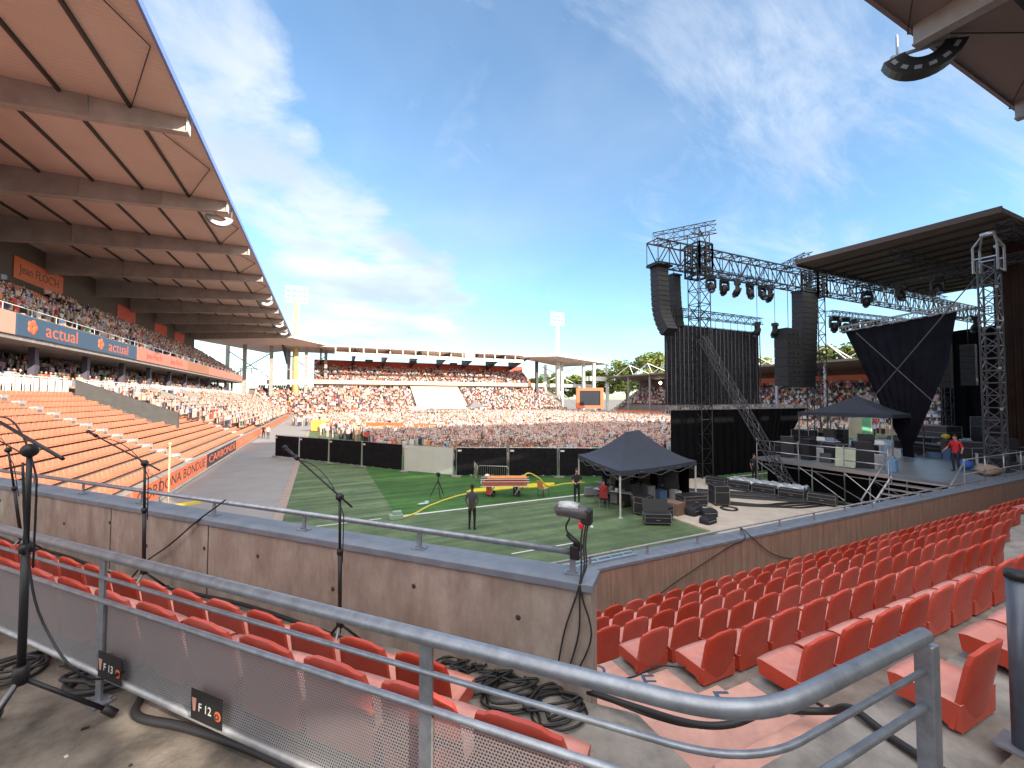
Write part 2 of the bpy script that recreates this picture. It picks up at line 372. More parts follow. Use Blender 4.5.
for t in (-9.72, -7.52, -5.32, -3.12, -.906):
    a = L(1.37, t, 3.75); Mx = Matrix.Translation(rl(a)) @ Matrix.Rotation(ang, 4, 'Z')
    mm = MB().box(-.028,.028,-.006,.006,0,.845,Mx).box(-.07,.07,-.05,.05,0,.012,Mx)
    for bx, by in ((-.05,-.03),(.05,.03),(-.05,.03),(.05,-.03)): mm.bar(Mx @ Vector((bx,by,.01)), Mx @ Vector((bx,by,.03)), .009, 6)
    mm.build('post', M_galv, rail)
mm = MB(); mm.box(2.10,2.155,.77,.83,3.75,4.56); mm.box(2.03,2.21,.73,.87,3.75,3.762)
o = mm.build('post', M_galv, rail, bevel=.01); o.location = -rail_o
M_mesh = bpy.data.materials.new('perforated_sheet'); M_mesh.use_nodes = True; t = M_mesh.node_tree; b = t.nodes['Principled BSDF']
b.inputs['Base Color'].default_value = (.36,.36,.38,1); b.inputs['Metallic'].default_value = .35; b.inputs['Roughness'].default_value = .5
co = t.nodes.new('ShaderNodeTexCoord'); sp = t.nodes.new('ShaderNodeSeparateXYZ'); t.links.new(co.outputs['Object'], sp.inputs[0])
def mt(op, a, b_=None):
    n = t.nodes.new('ShaderNodeMath'); n.operation = op
    for i, v in enumerate((a, b_)):
        if v is None: continue
        if isinstance(v, (int, float)): n.inputs[i].default_value = v
        else: t.links.new(v, n.inputs[i])
    return n.outputs[0]
PT = .0125
row = mt('FLOOR', mt('DIVIDE', sp.outputs[2], PT)); sh = mt('MULTIPLY', mt('MODULO', mt('ABSOLUTE', row), 2), .5)
fx = mt('SUBTRACT', mt('FRACT', mt('ADD', mt('DIVIDE', sp.outputs[0], PT), sh)), .5); fz = mt('SUBTRACT', mt('FRACT', mt('DIVIDE', sp.outputs[2], PT)), .5)
dd = mt('ADD', mt('MULTIPLY', fx, fx), mt('MULTIPLY', fz, fz)); hole = mt('LESS_THAN', dd, .14)
tr = t.nodes.new('ShaderNodeBsdfTransparent'); ms = t.nodes.new('ShaderNodeMixShader'); t.links.new(hole, ms.inputs[0]); t.links.new(b.outputs[0], ms.inputs[1]); t.links.new(tr.outputs[0], ms.inputs[2])
t.links.new(ms.outputs[0], t.nodes['Material Output'].inputs[0])
mo = MB().box(-13.5, .5, -.0012, .0012, .17, .565).build('perforated_panel', M_mesh, rail); mo.matrix_local = Matrix.Translation(rl(L(1.382, -.8, 3.75))) @ Matrix.Rotation(ang, 4, 'Z')

def seat_sign(t, z, word, lab):
    s = empty('seat_number_sign', L(1.345, t, z), ang, lab, 'sign')
    MB().box(-.115,.115,-.002,.001,-.072,.072).build('plate', M_black, s)
    text('number', word, .056, M_white, frame((-.008,-.004,-.006),(1,0,0),(0,0,1)), s, .0006)
    k = MB(); k.ball((0,0,0), .024, .0012, .024, 16, 8); o = k.build('round_emblem', M_or, s); o.location = (.085,-.004,-.012)
    k = MB(); 
    for rr in (.012,): k.tube([(.085+rr*math.cos(a/12*6.283), -.0062, -.012+rr*math.sin(a/12*6.283)) for a in range(13)], .002, 5)
    k.build('emblem_mark', M_black, s)
    k = MB(); k.hexa([(-.095,-.004,-.03),(-.083,-.004,-.03),(-.083,-.002,-.03),(-.095,-.002,-.03),(-.106,-.004,.03),(-.072,-.004,.03),(-.072,-.002,.03),(-.106,-.002,.03)])
    k.build('pennant_emblem', mat('pale_red', (.6,.3,.25), .6), s)
seat_sign(-2.965, 3.995, 'F 13', 'small black F 13 sign on the perforated panel beside the left rail post')
seat_sign(-2.135, 4.0, 'F 12', 'small black F 12 sign on the perforated panel, above the sunlit floor')

# rail along the top of the left wall
tr1 = empty('wall_rail', L(3.1,-.7,4.18), ang, 'low steel rail on short posts along the left concrete wall top', 'railing')
MB().tube([(-14.5,0,.16),(.02,0,.16)], .025, 14).build('handrail', M_galv, tr1)
for t in [-.06-1.37*i for i in range(11)]:
    k = MB().box(t-.022,t+.022,-.006,.006,0,.14).box(t-.06,t+.06,-.04,.04,0,.01)
    for bx in (-.035,.035): k.bar((t+bx,0,.01),(t+bx,0,.022),.012,6)
    k.build('post', M_galv, tr1)
tr2 = empty('wall_rail', (1.6,7.2,2.03), 0, 'low steel rail along the brown wall top in front of the stage', 'railing')
MB().tube([(0,0,.19),(60,0,.19)], .026, 10).build('handrail', M_galvd, tr2)
for i in range(36): MB().box(i*1.55+.4,i*1.55+.45,-.01,.01,0,.17).box(i*1.55+.36,i*1.55+.49,-.04,.04,0,.01).build('post', M_galvd, tr2)

# ---------------------------------------------------------------- near seats
def seat_proto():
    r = empty('stadium_seat')
    # backrest: curved rounded panel
    m = MB(); nu, nv = 8, 9
    def bp(u, v, off):
        h = .02+.44*v; hw = .215-.018*v
        if v > .7: hw = (.202)*(1-.30*((v-.7)/.3)**2.6)
        x = hw*u; y = .10-.085*v + .028*u*u*1.0 + off - (.03*(v-.8) if v > .8 else 0)
        return Vector((x, y, h - .035*abs(u)**3*(1 if v > .9 else 0)))
    for off in (0, .022):
        for j in range(nv+1):
            for i in range(nu+1): m.v.append(bp(2*i/nu-1, j/nv, off))
    n1 = (nu+1)*(nv+1); ix = lambda s, i, j: s*n1+j*(nu+1)+i
    for j in range(nv):
        for i in range(nu):
            m.face([ix(0,i,j),ix(0,i+1,j),ix(0,i+1,j+1),ix(0,i,j+1)], True); m.face([ix(1,i,j),ix(1,i,j+1),ix(1,i+1,j+1),ix(1,i+1,j)], True)
    for i in range(nu): m.face([ix(0,i,nv),ix(0,i+1,nv),ix(1,i+1,nv),ix(1,i,nv)]); m.face([ix(0,i,0),ix(1,i,0),ix(1,i+1,0),ix(0,i+1,0)])
    for j in range(nv): m.face([ix(0,0,j),ix(0,0,j+1),ix(1,0,j+1),ix(1,0,j)]); m.face([ix(0,nu,j),ix(1,nu,j),ix(1,nu,j+1),ix(0,nu,j+1)])
    m.build('backrest', M_seat, r)
    # pan: dished top with deep skirt
    m = MB(); m.mi = 1; nu, nv = 6, 6
    for j in range(nv+1):
        for i in range(nu+1):
            u = 2*i/nu-1; v = j/nv; x = (.215+.006*v)*u; y = .095+.335*v
            z = .155-.018*(1-u*u)*math.sin(math.pi*v)+.012*v
            if j == nv: z -= .012; y += .0-.012*abs(u)**3
            m.v.append(Vector((x,y,z)))
    for j in range(nv):
        for i in range(nu): a = j*(nu+1)+i; m.face([a,a+1,a+nu+2,a+nu+1], True)
    m.mi = 0
    rim = [i for i in range(nu+1)]+[j*(nu+1)+nu for j in range(1, nv+1)]+[nv*(nu+1)+i for i in range(nu-1, -1, -1)]+[j*(nu+1) for j in range(nv-1, 0, -1)]
    b = len(m.v)
    for i in rim: p = m.v[i]; m.v.append(Vector((p.x*.95, .095+(p.y-.095)*.95, .05 if p.y > .2 else .02)))
    for k in range(len(rim)): k2 = (k+1) % len(rim); m.face([rim[k2], rim[k], b+k, b+k2])
    m.face([b+k for k in range(len(rim))])
    m.build('seat_pan', [M_seat, M_pan], r)
    m = MB().box(-.10,.10,.14,.34,-.002,.06); m.build('bracket', M_dark, r)
    return r
for mm_ in (M_seat, M_pan):
    t = mm_.node_tree; b = t.nodes['Principled BSDF']; src = b.inputs['Base Color'].links[0].from_socket
    oi = t.nodes.new('ShaderNodeObjectInfo'); hs = t.nodes.new('ShaderNodeHueSaturation'); mr = t.nodes.new('ShaderNodeMapRange')
    t.links.new(oi.outputs['Random'], mr.inputs[0]); mr.inputs[3].default_value = .84; mr.inputs[4].default_value = 1.08
    m2_ = t.nodes.new('ShaderNodeMapRange'); t.links.new(oi.outputs['Random'], m2_.inputs[0]); m2_.inputs[3].default_value = 1.03; m2_.inputs[4].default_value = .93
    t.links.new(mr.outputs[0], hs.inputs['Value']); t.links.new(m2_.outputs[0], hs.inputs['Saturation']); t.links.new(src, hs.inputs['Color']); t.links.new(hs.outputs[0], b.inputs['Base Color'])
seat0 = seat_proto(); used = [False]
ORD = ['first','second','third','fourth','fifth','sixth','seventh','eighth','ninth','tenth','eleventh','twelfth','thirteenth','fourteenth','fifteenth','sixteenth','seventeenth','eighteenth','nineteenth','twentieth']
def nth(i):
    if i < 20: return ORD[i]
    tens = {2:'twenty',3:'thirty',4:'forty'}[(i+1)//10]; u = (i+1) % 10
    return {2:'twentieth',3:'thirtieth',4:'fortieth'}[(i+1)//10] if u == 0 else tens+'-'+ORD[u-1]
def put_seat(p, rz, lab, group):
    s = copy_tree(seat0) if used[0] else seat0
    used[0] = True; s.location = p; s.rotation_euler = (0,0,rz+random.uniform(-.012,.012)); tag(s, lab, 'seat', group); s.scale = (1,1,1.085)
for i in range(18): put_seat(L(1.52, -.375-.24-.48*i, 3.75), ang, 'red seat, %s from the aisle in the left row behind the railing' % nth(i), 'red seats left of the aisle')
for i in range(16): put_seat(L(2.25, -1.335-.24-.48*i, 3.36), ang, 'red seat, %s from the aisle in the row facing the left concrete wall' % nth(i), 'red seats left of the aisle')
lets = 'GFEDCBA'; cnt = [4, 9, 14, 21, 29, 34, 34]
rown = ['walkway row', 'row of step F', 'row of step E', 'row of step D', 'third row from the brown wall', 'second row from the brown wall', 'row along the brown wall']
for k in range(7):
    for i in range(cnt[k]):
        if k == 0 and i == 1: continue
        if i < 2 and k == 0 and i > 0: continue
        put_seat((3.13+.24+.48*i, YK[k], TR[k]), 0, 'red seat, %s from the aisle in the %s' % (nth(i), rown[k]), 'red seats right of the aisle')
for k in (4, 5, 6):
    for i in range(10):
        put_seat((21.0+.48*i, YK[k], TR[k]), 0, 'red seat, %s beyond the far gap in the %s' % (nth(i), rown[k]), 'red seats right of the aisle')

# blue-grey post at the right edge
p = empty('steel_post', (3.205,.845,3.75), 0, 'dark blue-grey steel post with black cap at the right edge beside a seat', 'post')
MB().tube([(0,0,.01),(0,0,.84)], .042, 18).build('tube', mat('blue_grey_steel', (.12,.14,.18), .45, .5, var=.2, vscale=10), p)
MB().tube([(0,0,.84),(0,0,.875)], .048, 18).build('cap', M_black, p)
MB().box(-.09,.09,-.09,.09,0,.012).build('base_plate', M_galv, p)

# ---------------------------------------------------------------- microphone stands
def cable(name, pts, r, label, cat='cable', k=6, group=None, m=None):
    o = MB().tube(smooth(pts, k), r, 8).build(name, m or M_rub); tag(o, label, cat, group); return o
def mic_stand(base, top, a, b, pole_r, label, foot=.3, hub=.35, mic=True, head=None):
    s = empty('microphone_stand', base, 0, label, 'microphone stand', 'microphone stands set up by the railings')
    B = Vector(base); T = Vector(top)-B
    s_hub = Vector((0,0,hub))
    mm = MB(); mm.tube([s_hub-Vector((0,0,.05)), T*.55+Vector((0,0,hub*.45))], pole_r*1.25, 12); mm.tube([T*.5+Vector((0,0,hub*.5)), T], pole_r*.85, 12)
    mm.tube([T*.53+Vector((0,0,hub*.47)), T*.57+Vector((0,0,hub*.43))], pole_r*1.9, 12)
    mm.build('pole', M_black, s)
    MB().tube([s_hub-Vector((0,0,.07)), s_hub+Vector((0,0,.02))], pole_r*2.3, 12).build('hub', M_black, s)
    for an in (248, 8, 128):
        e = Vector((foot*math.cos(R(an)), foot*math.sin(R(an)), .015))
        lg = MB().tube([s_hub-Vector((0,0,.04)), e+(s_hub-e)*.08], pole_r*.8, 8).build('leg', M_galvd if an == 248 else M_black, s)
        MB().tube([e, e+(s_hub-e)*.14], pole_r*1.5, 8).build('rubber_foot', M_rub, lg)
    MB().ball(T, pole_r*2.6, n=12, m=8).build('clutch', M_black, s)
    A = Vector(a)-B; C = Vector(b)-B
    MB().tube([A, C], pole_r*.62, 10).build('boom', M_black, s)
    d = (A-C).normalized()
    if mic:
        k = MB(); k.tube([A-d*.02, A+d*.13], [.012,.015], 12); k.ball(A+d*.15, .022, n=12, m=8); k.tube([A-d*.04,A+d*.01],.019,10)
        k.build('microphone', M_black, s)
    ct = T+(A-T)*.3+Vector((0,0,.02))
    MB().tube(smooth([A+Vector((0,0,-.02)), T+(A-T)*.6+Vector((.02,0,.05)), T+(A-T)*.2+Vector((.01,0,.03)), T+Vector((.02,.01,-.12)), T*.8+Vector((.03,0,hub*.2)), T*.45+Vector((.02,.02,hub*.55))], 6), pole_r*.33, 6).build('lead', M_rub, s)
    return s
mic_stand(L(1.05,-3.1,3.75), L(1.05,-3.10,5.23), L(1.05,-3.62,5.41), L(1.05,-2.77,5.205), .0135, 'tall black microphone stand standing on the near floor at the far left', .36, .38, mic=False)
mic_stand(L(2.75,-8.26,3.36), L(2.6,-8.26,4.81), L(2.6,-8.8,4.98), L(2.6,-7.8,4.77), .014, 'black microphone stand at the very left edge, against the concrete wall', .25, .3)
mic_stand(L(2.72,-5.41,3.36), L(2.7,-5.41,4.79), L(2.7,-6.42,5.06), L(2.7,-5.14,4.73), .014, 'black microphone stand with long low boom before the empty orange seats', .22, .3)
mic_stand(L(2.72,-2.65,3.36), L(2.7,-2.65,4.67), L(2.7,-3.17,4.98), L(2.7,-2.52,4.60), .013, 'black microphone stand whose boom rises over the grass and black fence', .22, .3)
# coiled leads
def coil(c, rad, n, z, r, label, sx=1.0, sy=1.0, seed=1):
    rnd = random.Random(seed); pts = []
    for i in range(n*10+1):
        a = 2*math.pi*i/10; k = i//10; rr = rad*(1-.08*k+.1*math.sin(a*.37+seed))
        pts.append((c[0]+rr*sx*math.cos(a)+.03*k*rnd.uniform(-1,1), c[1]+rr*sy*math.sin(a)+.02*k, z+r+.012*(i/10)+.01*math.sin(a*1.7)))
    return cable('cable_coil', pts, r, label, 'cable', 4, 'coiled cables on the terrace floor')
coil((-1.33,3.78,0), .16, 5, 3.75, .011, 'black cable coiled beside the foot of the tall left microphone stand', seed=2)
coil((-1.12,3.42,0), .20, 4, 3.75, .014, 'thick black cable loop lying on the floor left of the railing post', 1.2, .8, seed=3)
coil((-1.75,3.75,0), .17, 4, 3.75, .009, 'thin black cable coil at the far left edge of the floor', seed=4)
cable('cable', [L(1.0,-3.02,5.18), L(1.02,-3.0,4.75), L(1.05,-2.9,4.4), L(1.15,-2.7,4.12), (-1.0,3.5,3.80), (-1.15,3.62,3.77), (-1.5,3.7,3.77)], .0055, 'thin black lead hanging from the tall left microphone stand to the floor')
cable('cable', [(-1.05,3.45,3.78), (-.92,3.18,3.78), (-.88,2.95,3.775), (-.62,2.74,3.775), (-.3,2.45,3.775), (.15,1.96,3.775), (.5,1.5,3.775), (.75,.9,3.775)], .021, 'thick black cable running along the floor below the perforated panel')
cable('cable', [(-1.0,3.5,3.77), (-.80,3.10,3.77), (-.55,2.8,3.77), (-.2,2.5,3.77), (.25,2.05,3.77), (.6,1.55,3.77)], .009, 'thin black cable on the floor close under the perforated panel')
for i, (x, y, rd, q) in enumerate([(1.22,3.10,.17,5),(1.40,2.86,.2,6),(1.62,2.6,.18,5),(1.05,3.28,.13,4)]):
    coil((x-.12,y-.12,0), rd, q, 3.36, .009, ['tangled black cable coil against the left wall, beside the end seats', 'largest tangled black cable coil under the handrail by the left wall', 'black cable coil at the corner end of the left wall', 'small black cable coil nearest the end seat by the left wall'][i], 1, .9, seed=10+i)
M_c = M_rub
pts = [L(2.93,-9.5,3.415)]+[L(2.86+.05*math.sin(i*1.3), -8.6+i*.75, 3.42) for i in range(9)]
cable('cable', pts, .02, 'black cable bundle lying along the foot of the left concrete wall')
cable('cable', [L(3.07,-4.64,4.38), L(3.0,-4.66,4.33), L(2.93,-4.9,4.15), L(2.9,-5.3,3.86), L(2.88,-5.7,3.62), L(2.85,-5.9,3.42)], .009, 'black cable tied to the left wall rail and slanting down the wall face')
cable('cable', [(1.75,2.5,3.42), (1.95,2.2,3.44), (2.1,1.9,3.5), (2.25,1.74,3.56), (2.5,1.68,3.60), (2.75,1.62,3.56), (2.84,1.52,3.60),(2.82,1.40,3.70),(2.78,1.2,3.695),(2.72,.92,3.72),(2.66,.80,3.775),(2.5,.5,3.77),(1.9,-.2,3.77)], .021, 'thick black cable looping over the salmon aisle steps')
cable('cable', [(1.8,2.42,3.42), (2.0,2.1,3.43), (2.2,1.9,3.45), (2.5,1.75,3.535), (2.9,1.7,3.54), (3.2,1.6,3.33)], .010, 'thinner black cable beside the thick one on the aisle steps')
cable('cable', [(1.9,2.85,3.14), (2.2,2.84,3.15), (2.6,2.98,3.0), (2.95,3.05,2.96), (3.25,2.9,2.96), (3.6,3.1,2.96)], .008, 'thin black cable crossing the step lettered E')
cable('cable', [(2.7,2.5,2.93),(3.0,2.52,2.93),(3.3,2.33,2.91),(3.5,2.40,2.91),(3.62,2.6,2.91)], .009, 'thin black cable on the tread below the row of step F')
cable('cable', [(9.74,7.2,2.23), (9.6,6.97,2.02), (9.0,6.96,1.9), (7.9,6.94,1.6), (6.9,6.92,1.3), (6.5,6.9,1.1)], .012, 'black cable slanting left down the brown wall from its rail')
cable('cable', [(9.74,7.2,2.23), (9.85,6.97,2.02), (10.6,6.95,1.5), (11.7,6.95,1.18), (13.2,6.95,1.0), (15.1,6.95,.95)], .012, 'black cable sagging right along the face of the brown wall')

# remote camera wrapped in plastic, clamped to the end of the left wall rail
c = empty('wrapped_camera', L(3.1,-.74,4.34), ang, 'wrapped broadcast camera on the end of the left wall rail, over the grass', 'camera')
M_plast = mat('clear_plastic_wrap', (.55,.58,.62), .25, var=.5, vscale=18, bump=.6, bscale=25)
MB().box(-.035,.035,-.03,.03,-.05,.05).build('clamp', M_black, c, bevel=.006)
MB().tube([(-.06,0,.13),(.06,-.01,.04)], .02, 10).tube([(0,0,.03),(0,0,.09)], .014, 10).build('clamp_arm', M_black, c)
MB().tube(smooth([(-.05,0,.12),(-.07,0,.18),(-.04,0,.25)],4), .007, 8).build('stem', M_black, c)
MB().tube([(-.15,0,.30),(-.135,0,.305),(-.06,0,.31),(.05,0,.30),(.10,0,.29)], [.035,.048,.052,.055,.05], 14).build('camera_body', mat('wrapped_grey', (.10,.10,.11), .35, var=.4, vscale=20), c)
w_ = MB().tube([(-.12,0,.328),(-.05,.0,.332),(.03,0,.326)], [.040,.046,.042], 12).build('plastic_cover', M_plast, c)
MB().box(.05,.13,-.045,.045,.22,.33).build('rear_housing', M_black, c, bevel=.012)
MB().hexa([(.045,-.055,.19),(.07,-.05,.195),(.065,-.04,.19),(.045,-.045,.19),(.035,-.055,.23),(.075,-.052,.225),(.07,-.04,.23),(.04,-.045,.24)]).build('ribbon', mat('red_ribbon', (.75,.02,.05), .5), c)
for i, (dx, e) in enumerate(((0,-.06),(.02,.0),(.035,.06))):
    MB().tube(smooth([(.07+dx,-.02,.24), (.055+dx,-.05,.1), (.07+dx,-.10,-.05), (.04+dx*1.5-e*.3,-.155,-.2), (.02+dx*2+e,-.155,-.5), (-.1+dx*4,-.16,-.80)], 6), .0065, 7).build('lead', M_rub, c)

# ---------------------------------------------------------------- big stands
M_roof = bpy.data.materials.new('roof_sheet'); M_roof.use_nodes = True; t = M_roof.node_tree; b = t.nodes['Principled BSDF']; b.inputs['Roughness'].default_value = .7
co = t.nodes.new('ShaderNodeTexCoord'); n = t.nodes.new('ShaderNodeTexNoise'); n.inputs['Scale'].default_value = .25; n.inputs['Detail'].default_value = 6; t.links.new(co.outputs['Object'], n.inputs[0])
r_ = t.nodes.new('ShaderNodeValToRGB'); r_.color_ramp.elements[0].color = (.70,.56,.50,1); r_.color_ramp.elements[1].color = (.78,.64,.58,1); r_.color_ramp.elements[0].position = .35; r_.color_ramp.elements[1].position = .7
t.links.new(n.outputs[0], r_.inputs[0]); t.links.new(r_.outputs[0], b.inputs['Base Color'])
wv = t.nodes.new('ShaderNodeTexWave'); wv.bands_direction = 'Y'; wv.inputs['Scale'].default_value = 1.1; t.links.new(co.outputs['Object'], wv.inputs[0])
bp = t.nodes.new('ShaderNodeBump'); bp.inputs['Strength'].default_value = .6; bp.inputs['Distance'].default_value = .05; t.links.new(wv.outputs[0], bp.inputs['Height']); t.links.new(bp.outputs[0], b.inputs['Normal'])
M_pwhite = mat('white_steel', (.70,.70,.68), .5, var=.1, vscale=1)
M_blue = mat('blue_trim', (.18,.28,.62), .5)
M_red = mat('red_board', (.62,.09,.05), .6, var=.1, vscale=1)

def stepped(mb, prof, along, x0, x1):                # prof: list of (offset, z) treads; along: 'x' or 'y'; sign via offsets
    for i in range(len(prof)-1):
        a, z = prof[i]; b_, _ = prof[i+1]; lo, hi = min(a, b_), max(a, b_)
        if along == 'y': mb.box(lo, hi, x0, x1, z-1.2, z)
        else: mb.box(x0, x1, lo, hi, z-1.2, z)

left = empty('grandstand', (-7.5,70,0), 0, 'two-tier grandstand along the left with brown cantilever roof', 'grandstand')
LO = Vector(left.location)
def lpart(mb, name, m, parent=None, label=None):
    o = mb.build(name, m); o.parent = parent or left
    off = LO; o.matrix_parent_inverse = Matrix.Translation(-off) if True else Matrix(); 
    if label: o['label'] = label
    return o
def under(root_loc):                                 # a builder whose meshes are written in world metres
    def f(mb, name, m, parent, label=None, bevel=0):
        o = mb.build(name, m, bevel=bevel); o.parent = parent; o.matrix_parent_inverse = Matrix.Translation(-Vector(root_loc))
        if label: o['label'] = label
        return o
    return f
NR = 13
lowL = [(-8.2-.8*j, 1.0+.376*j) for j in range(NR+1)]
m = MB(); stepped(m, lowL, 'y', 8, 141); m.box(-19.4,-18.6,8,141,3,5.9)
lpart(m, 'lower_tier', mat('tier_concrete', (.22,.19,.17), .9, var=.3, vscale=1))
rearL = [(-19.4-.85*j, 6.0+.42*j) for j in range(9)]
m = MB(); stepped(m, rearL, 'y', 8, 141); lpart(m, 'rear_lower_tier', MATS['tier_concrete'])
upL = [(-18.9-.75*j, 10.9+.50*j) for j in range(13)]
m = MB(); stepped(m, upL, 'y', 8, 128); lpart(m, 'upper_tier', mat('red_tier', (.42,.08,.05), .8, var=.2, vscale=1))
m = MB(); m.box(-29,-18.7,8,128,9.45,9.72); lpart(m, 'upper_floor_slab', M_conc)
m = MB(); m.box(-18.9,-18.62,8,128,9.73,11.25); lpart(m, 'parapet', M_conc)
m = MB(); m.box(-29.4,-29,8,128,0,22.3); lpart(m, 'back_wall', mat('dark_wall', (.11,.08,.07), .8))
for y in range(13, 128, 8): lpart(MB().box(-20.6,-20.2,y-.25,y+.25,6,9.45), 'column', mat('dark_column', (.10,.09,.12), .7))
m = MB(); m.box(-8.2,-7.75,8,126,0,1.18); lpart(m, 'front_wall', M_conc)
rf = lpart(MB().box(-29.6,-7.35,6,127,22.42,22.62), 'roof', M_roof)
def lsub(mb, name, m): return mb.build(name, m, rf)
lsub(MB().box(-7.35,-7.22,6,127,22.3,22.72), 'edge_trim', M_blue)
for y in [18.8+11.72*i for i in range(10)]:          # cantilever beams, deeper towards the back
    y0, y1 = y-.11, y+.11
    m = MB().hexa([(-29.2,y0,19.9),(-7.5,y0,21.55),(-7.5,y1,21.55),(-29.2,y1,19.9),(-29.2,y0,22.40),(-7.5,y0,22.40),(-7.5,y1,22.40),(-29.2,y1,22.40)])
    m.hexa([(-29.2,y-.26,19.82),(-7.5,y-.26,21.47),(-7.5,y+.26,21.47),(-29.2,y+.26,19.82),(-29.2,y-.26,19.90),(-7.5,y-.26,21.55),(-7.5,y+.26,21.55),(-29.2,y+.26,19.90)])
    for x in (-12, -17, -22): m.box(x-.02,x+.02,y-.24,y+.24,21.55-(abs(x)-7.5)*.076,22.40)
    bmo = lpart(m, 'roof_beam', M_bm)
    tp = MB().box(-7.52,-7.44,y-.3,y+.3,21.5,22.4).build('beam_end', M_pwhite, bmo)
for x in (-10.2, -13.2, -16.2, -19.2, -22.2, -25.2):
    lsub(MB().box(x-.07,x+.07,6,127,22.22,22.419), 'purlin', M_dark)
m = MB()
for i in range(20):                                  # wind bracing near the roof edge
    y = 7.1+5.86*i; m.bar((-7.6,y,22.3),(-10.2,y+5.86,22.3),.03) if i % 2 else m.bar((-10.2,y,22.3),(-7.6,y+5.86,22.3),.03)
lsub(m, 'wind_bracing', M_dark)

def panel(name, x, y0, y1, z0, z1, m, lab, words=None, face=1, mw=None, size=None, sx=1.0, group='advertising boards', cat='board'):
    o = empty(name, (x, (y0+y1)/2, z0), 0, lab, cat, group)
    MB().box(0,.05,-(y1-y0)/2+.01,(y1-y0)/2-.01,0,z1-z0).build('panel', m, o)
    if words:
        for w_, f, *rest in words:
            text('lettering', w_, size or (z1-z0)*.62, rest[0] if rest else mw, frame((.055,f*(y1-y0)/2,(z1-z0)*(.5 if len(rest) < 2 else rest[1])),(0,1,0),(0,0,1)), o, .004, sx)
    return o
# parapet boards
M_peach = mat('peach_board', (.78,.38,.28), .5); M_pk = mat('pink_board', (.72,.24,.17), .5); M_dkred = mat('dark_red_lettering', (.35,.04,.03), .5)
def ring(parent, c, r, m, tk=.06):
    MB().tube([(c[0], c[1]+r*math.cos(a/24*6.2832), c[2]+r*math.sin(a/24*6.2832)) for a in range(25)], tk, 6).build('ring', m, parent)
pb = panel('parapet_board', -18.6, 30, 38.9, 9.75, 11.2, M_peach, 'peach parapet board with letters U in rings, nearest on the left stand', [('U', .45), ('U', -.15), ('U', -.75)], mw=M_dkred)
for f in (.45, -.15, -.75): ring(pb, (.06, f*4.45, .725), .6, M_pk)
pb = panel('parapet_board', -18.6, 39.0, 59.1, 9.75, 11.2, M_navy, 'dark blue parapet board reading actual twice in orange', [('actual', -.45), ('actual', .55)], mw=M_or, size=1.45, sx=1.35)
for f in (-.83, .17):
    k = MB()
    for i in range(5): a = i*6.283/5; k.ball((.06, f*10.05+.33*math.cos(a), .75+.3*math.sin(a)), .05, .28, .26, 8, 6)
    k.build('flower_logo', M_or, pb)
panel('parapet_board', -18.6, 59.2, 78.4, 9.75, 11.2, M_pk, "salmon parapet board reading Jean Floc'h, right of the dark blue one", [("Jean Floc'h", -.45), ("Jean Floc'h", .45)], mw=M_dkred, size=1.0, sx=1.2)
panel('parapet_board', -18.6, 78.5, 92, 9.75, 11.2, mat('brown_board', (.45,.19,.11), .5), 'brown parapet board between two salmon ones, halfway along the left stand')
panel('parapet_board', -18.6, 92.1, 127.9, 9.75, 11.2, M_pk, 'long salmon parapet board at the far end of the left stand')
m = MB(); m.tube([(-18.75,8,11.75),(-18.75,128,11.75)], .03, 6)
for y in range(8, 128, 3): m.bar((-18.75,y,11.2),(-18.75,y,11.75),.025)
lpart(m, 'parapet_rail', M_pwhite)
# boards on the back wall
panel('back_wall_board', -28.95, 60, 69, 18.0, 20.3, M_or, "orange board reading Jean FLOC'H high on the left stand back wall", [("Jean FLOC'H", 0)], mw=M_ink, size=1.35, group='orange boards under the left roof')
for i, y in enumerate((84, 100, 112)):
    panel('back_wall_board', -28.95, y, y+7, 18.0, 20.2, M_red, ['plain red board next after the lettered orange one under the left roof', 'second plain red board after the lettered orange one, left roof', 'farthest plain red board under the left roof'][i], group='orange boards under the left roof')
# boards on the front wall
FB = [(14.0,24.2,M_or,M_ink,'IIIIII','orange board with dark bars, nearest on the left stand front wall'),
      (24.5,38.1,M_or,M_ink,'CORDONA BONDUE','orange board with long dark lettering on the left stand front wall'),
      (38.3,50.2,M_ink,M_or,'CARBONDE','dark board with orange lettering on the left stand front wall'),
      (50.4,62,M_or,M_pk,'SBONDE','orange board just past the dark one, left stand front wall'),
      (62.2,84,M_or,None,None,'plain orange board well along the left stand front wall'),
      (84.2,126,M_or,None,None,'farthest plain orange board on the left stand front wall')]
for y0, y1, mm_, mw, wd, lab in FB:
    panel('front_wall_board', -7.74, y0, y1, .22, 1.2, mm_, lab, [(wd, 0)] if wd else None, mw=mw, size=.85, sx=(y1-y0)/(.62*max(1, len(wd or ' '))), group='boards on the left front wall')
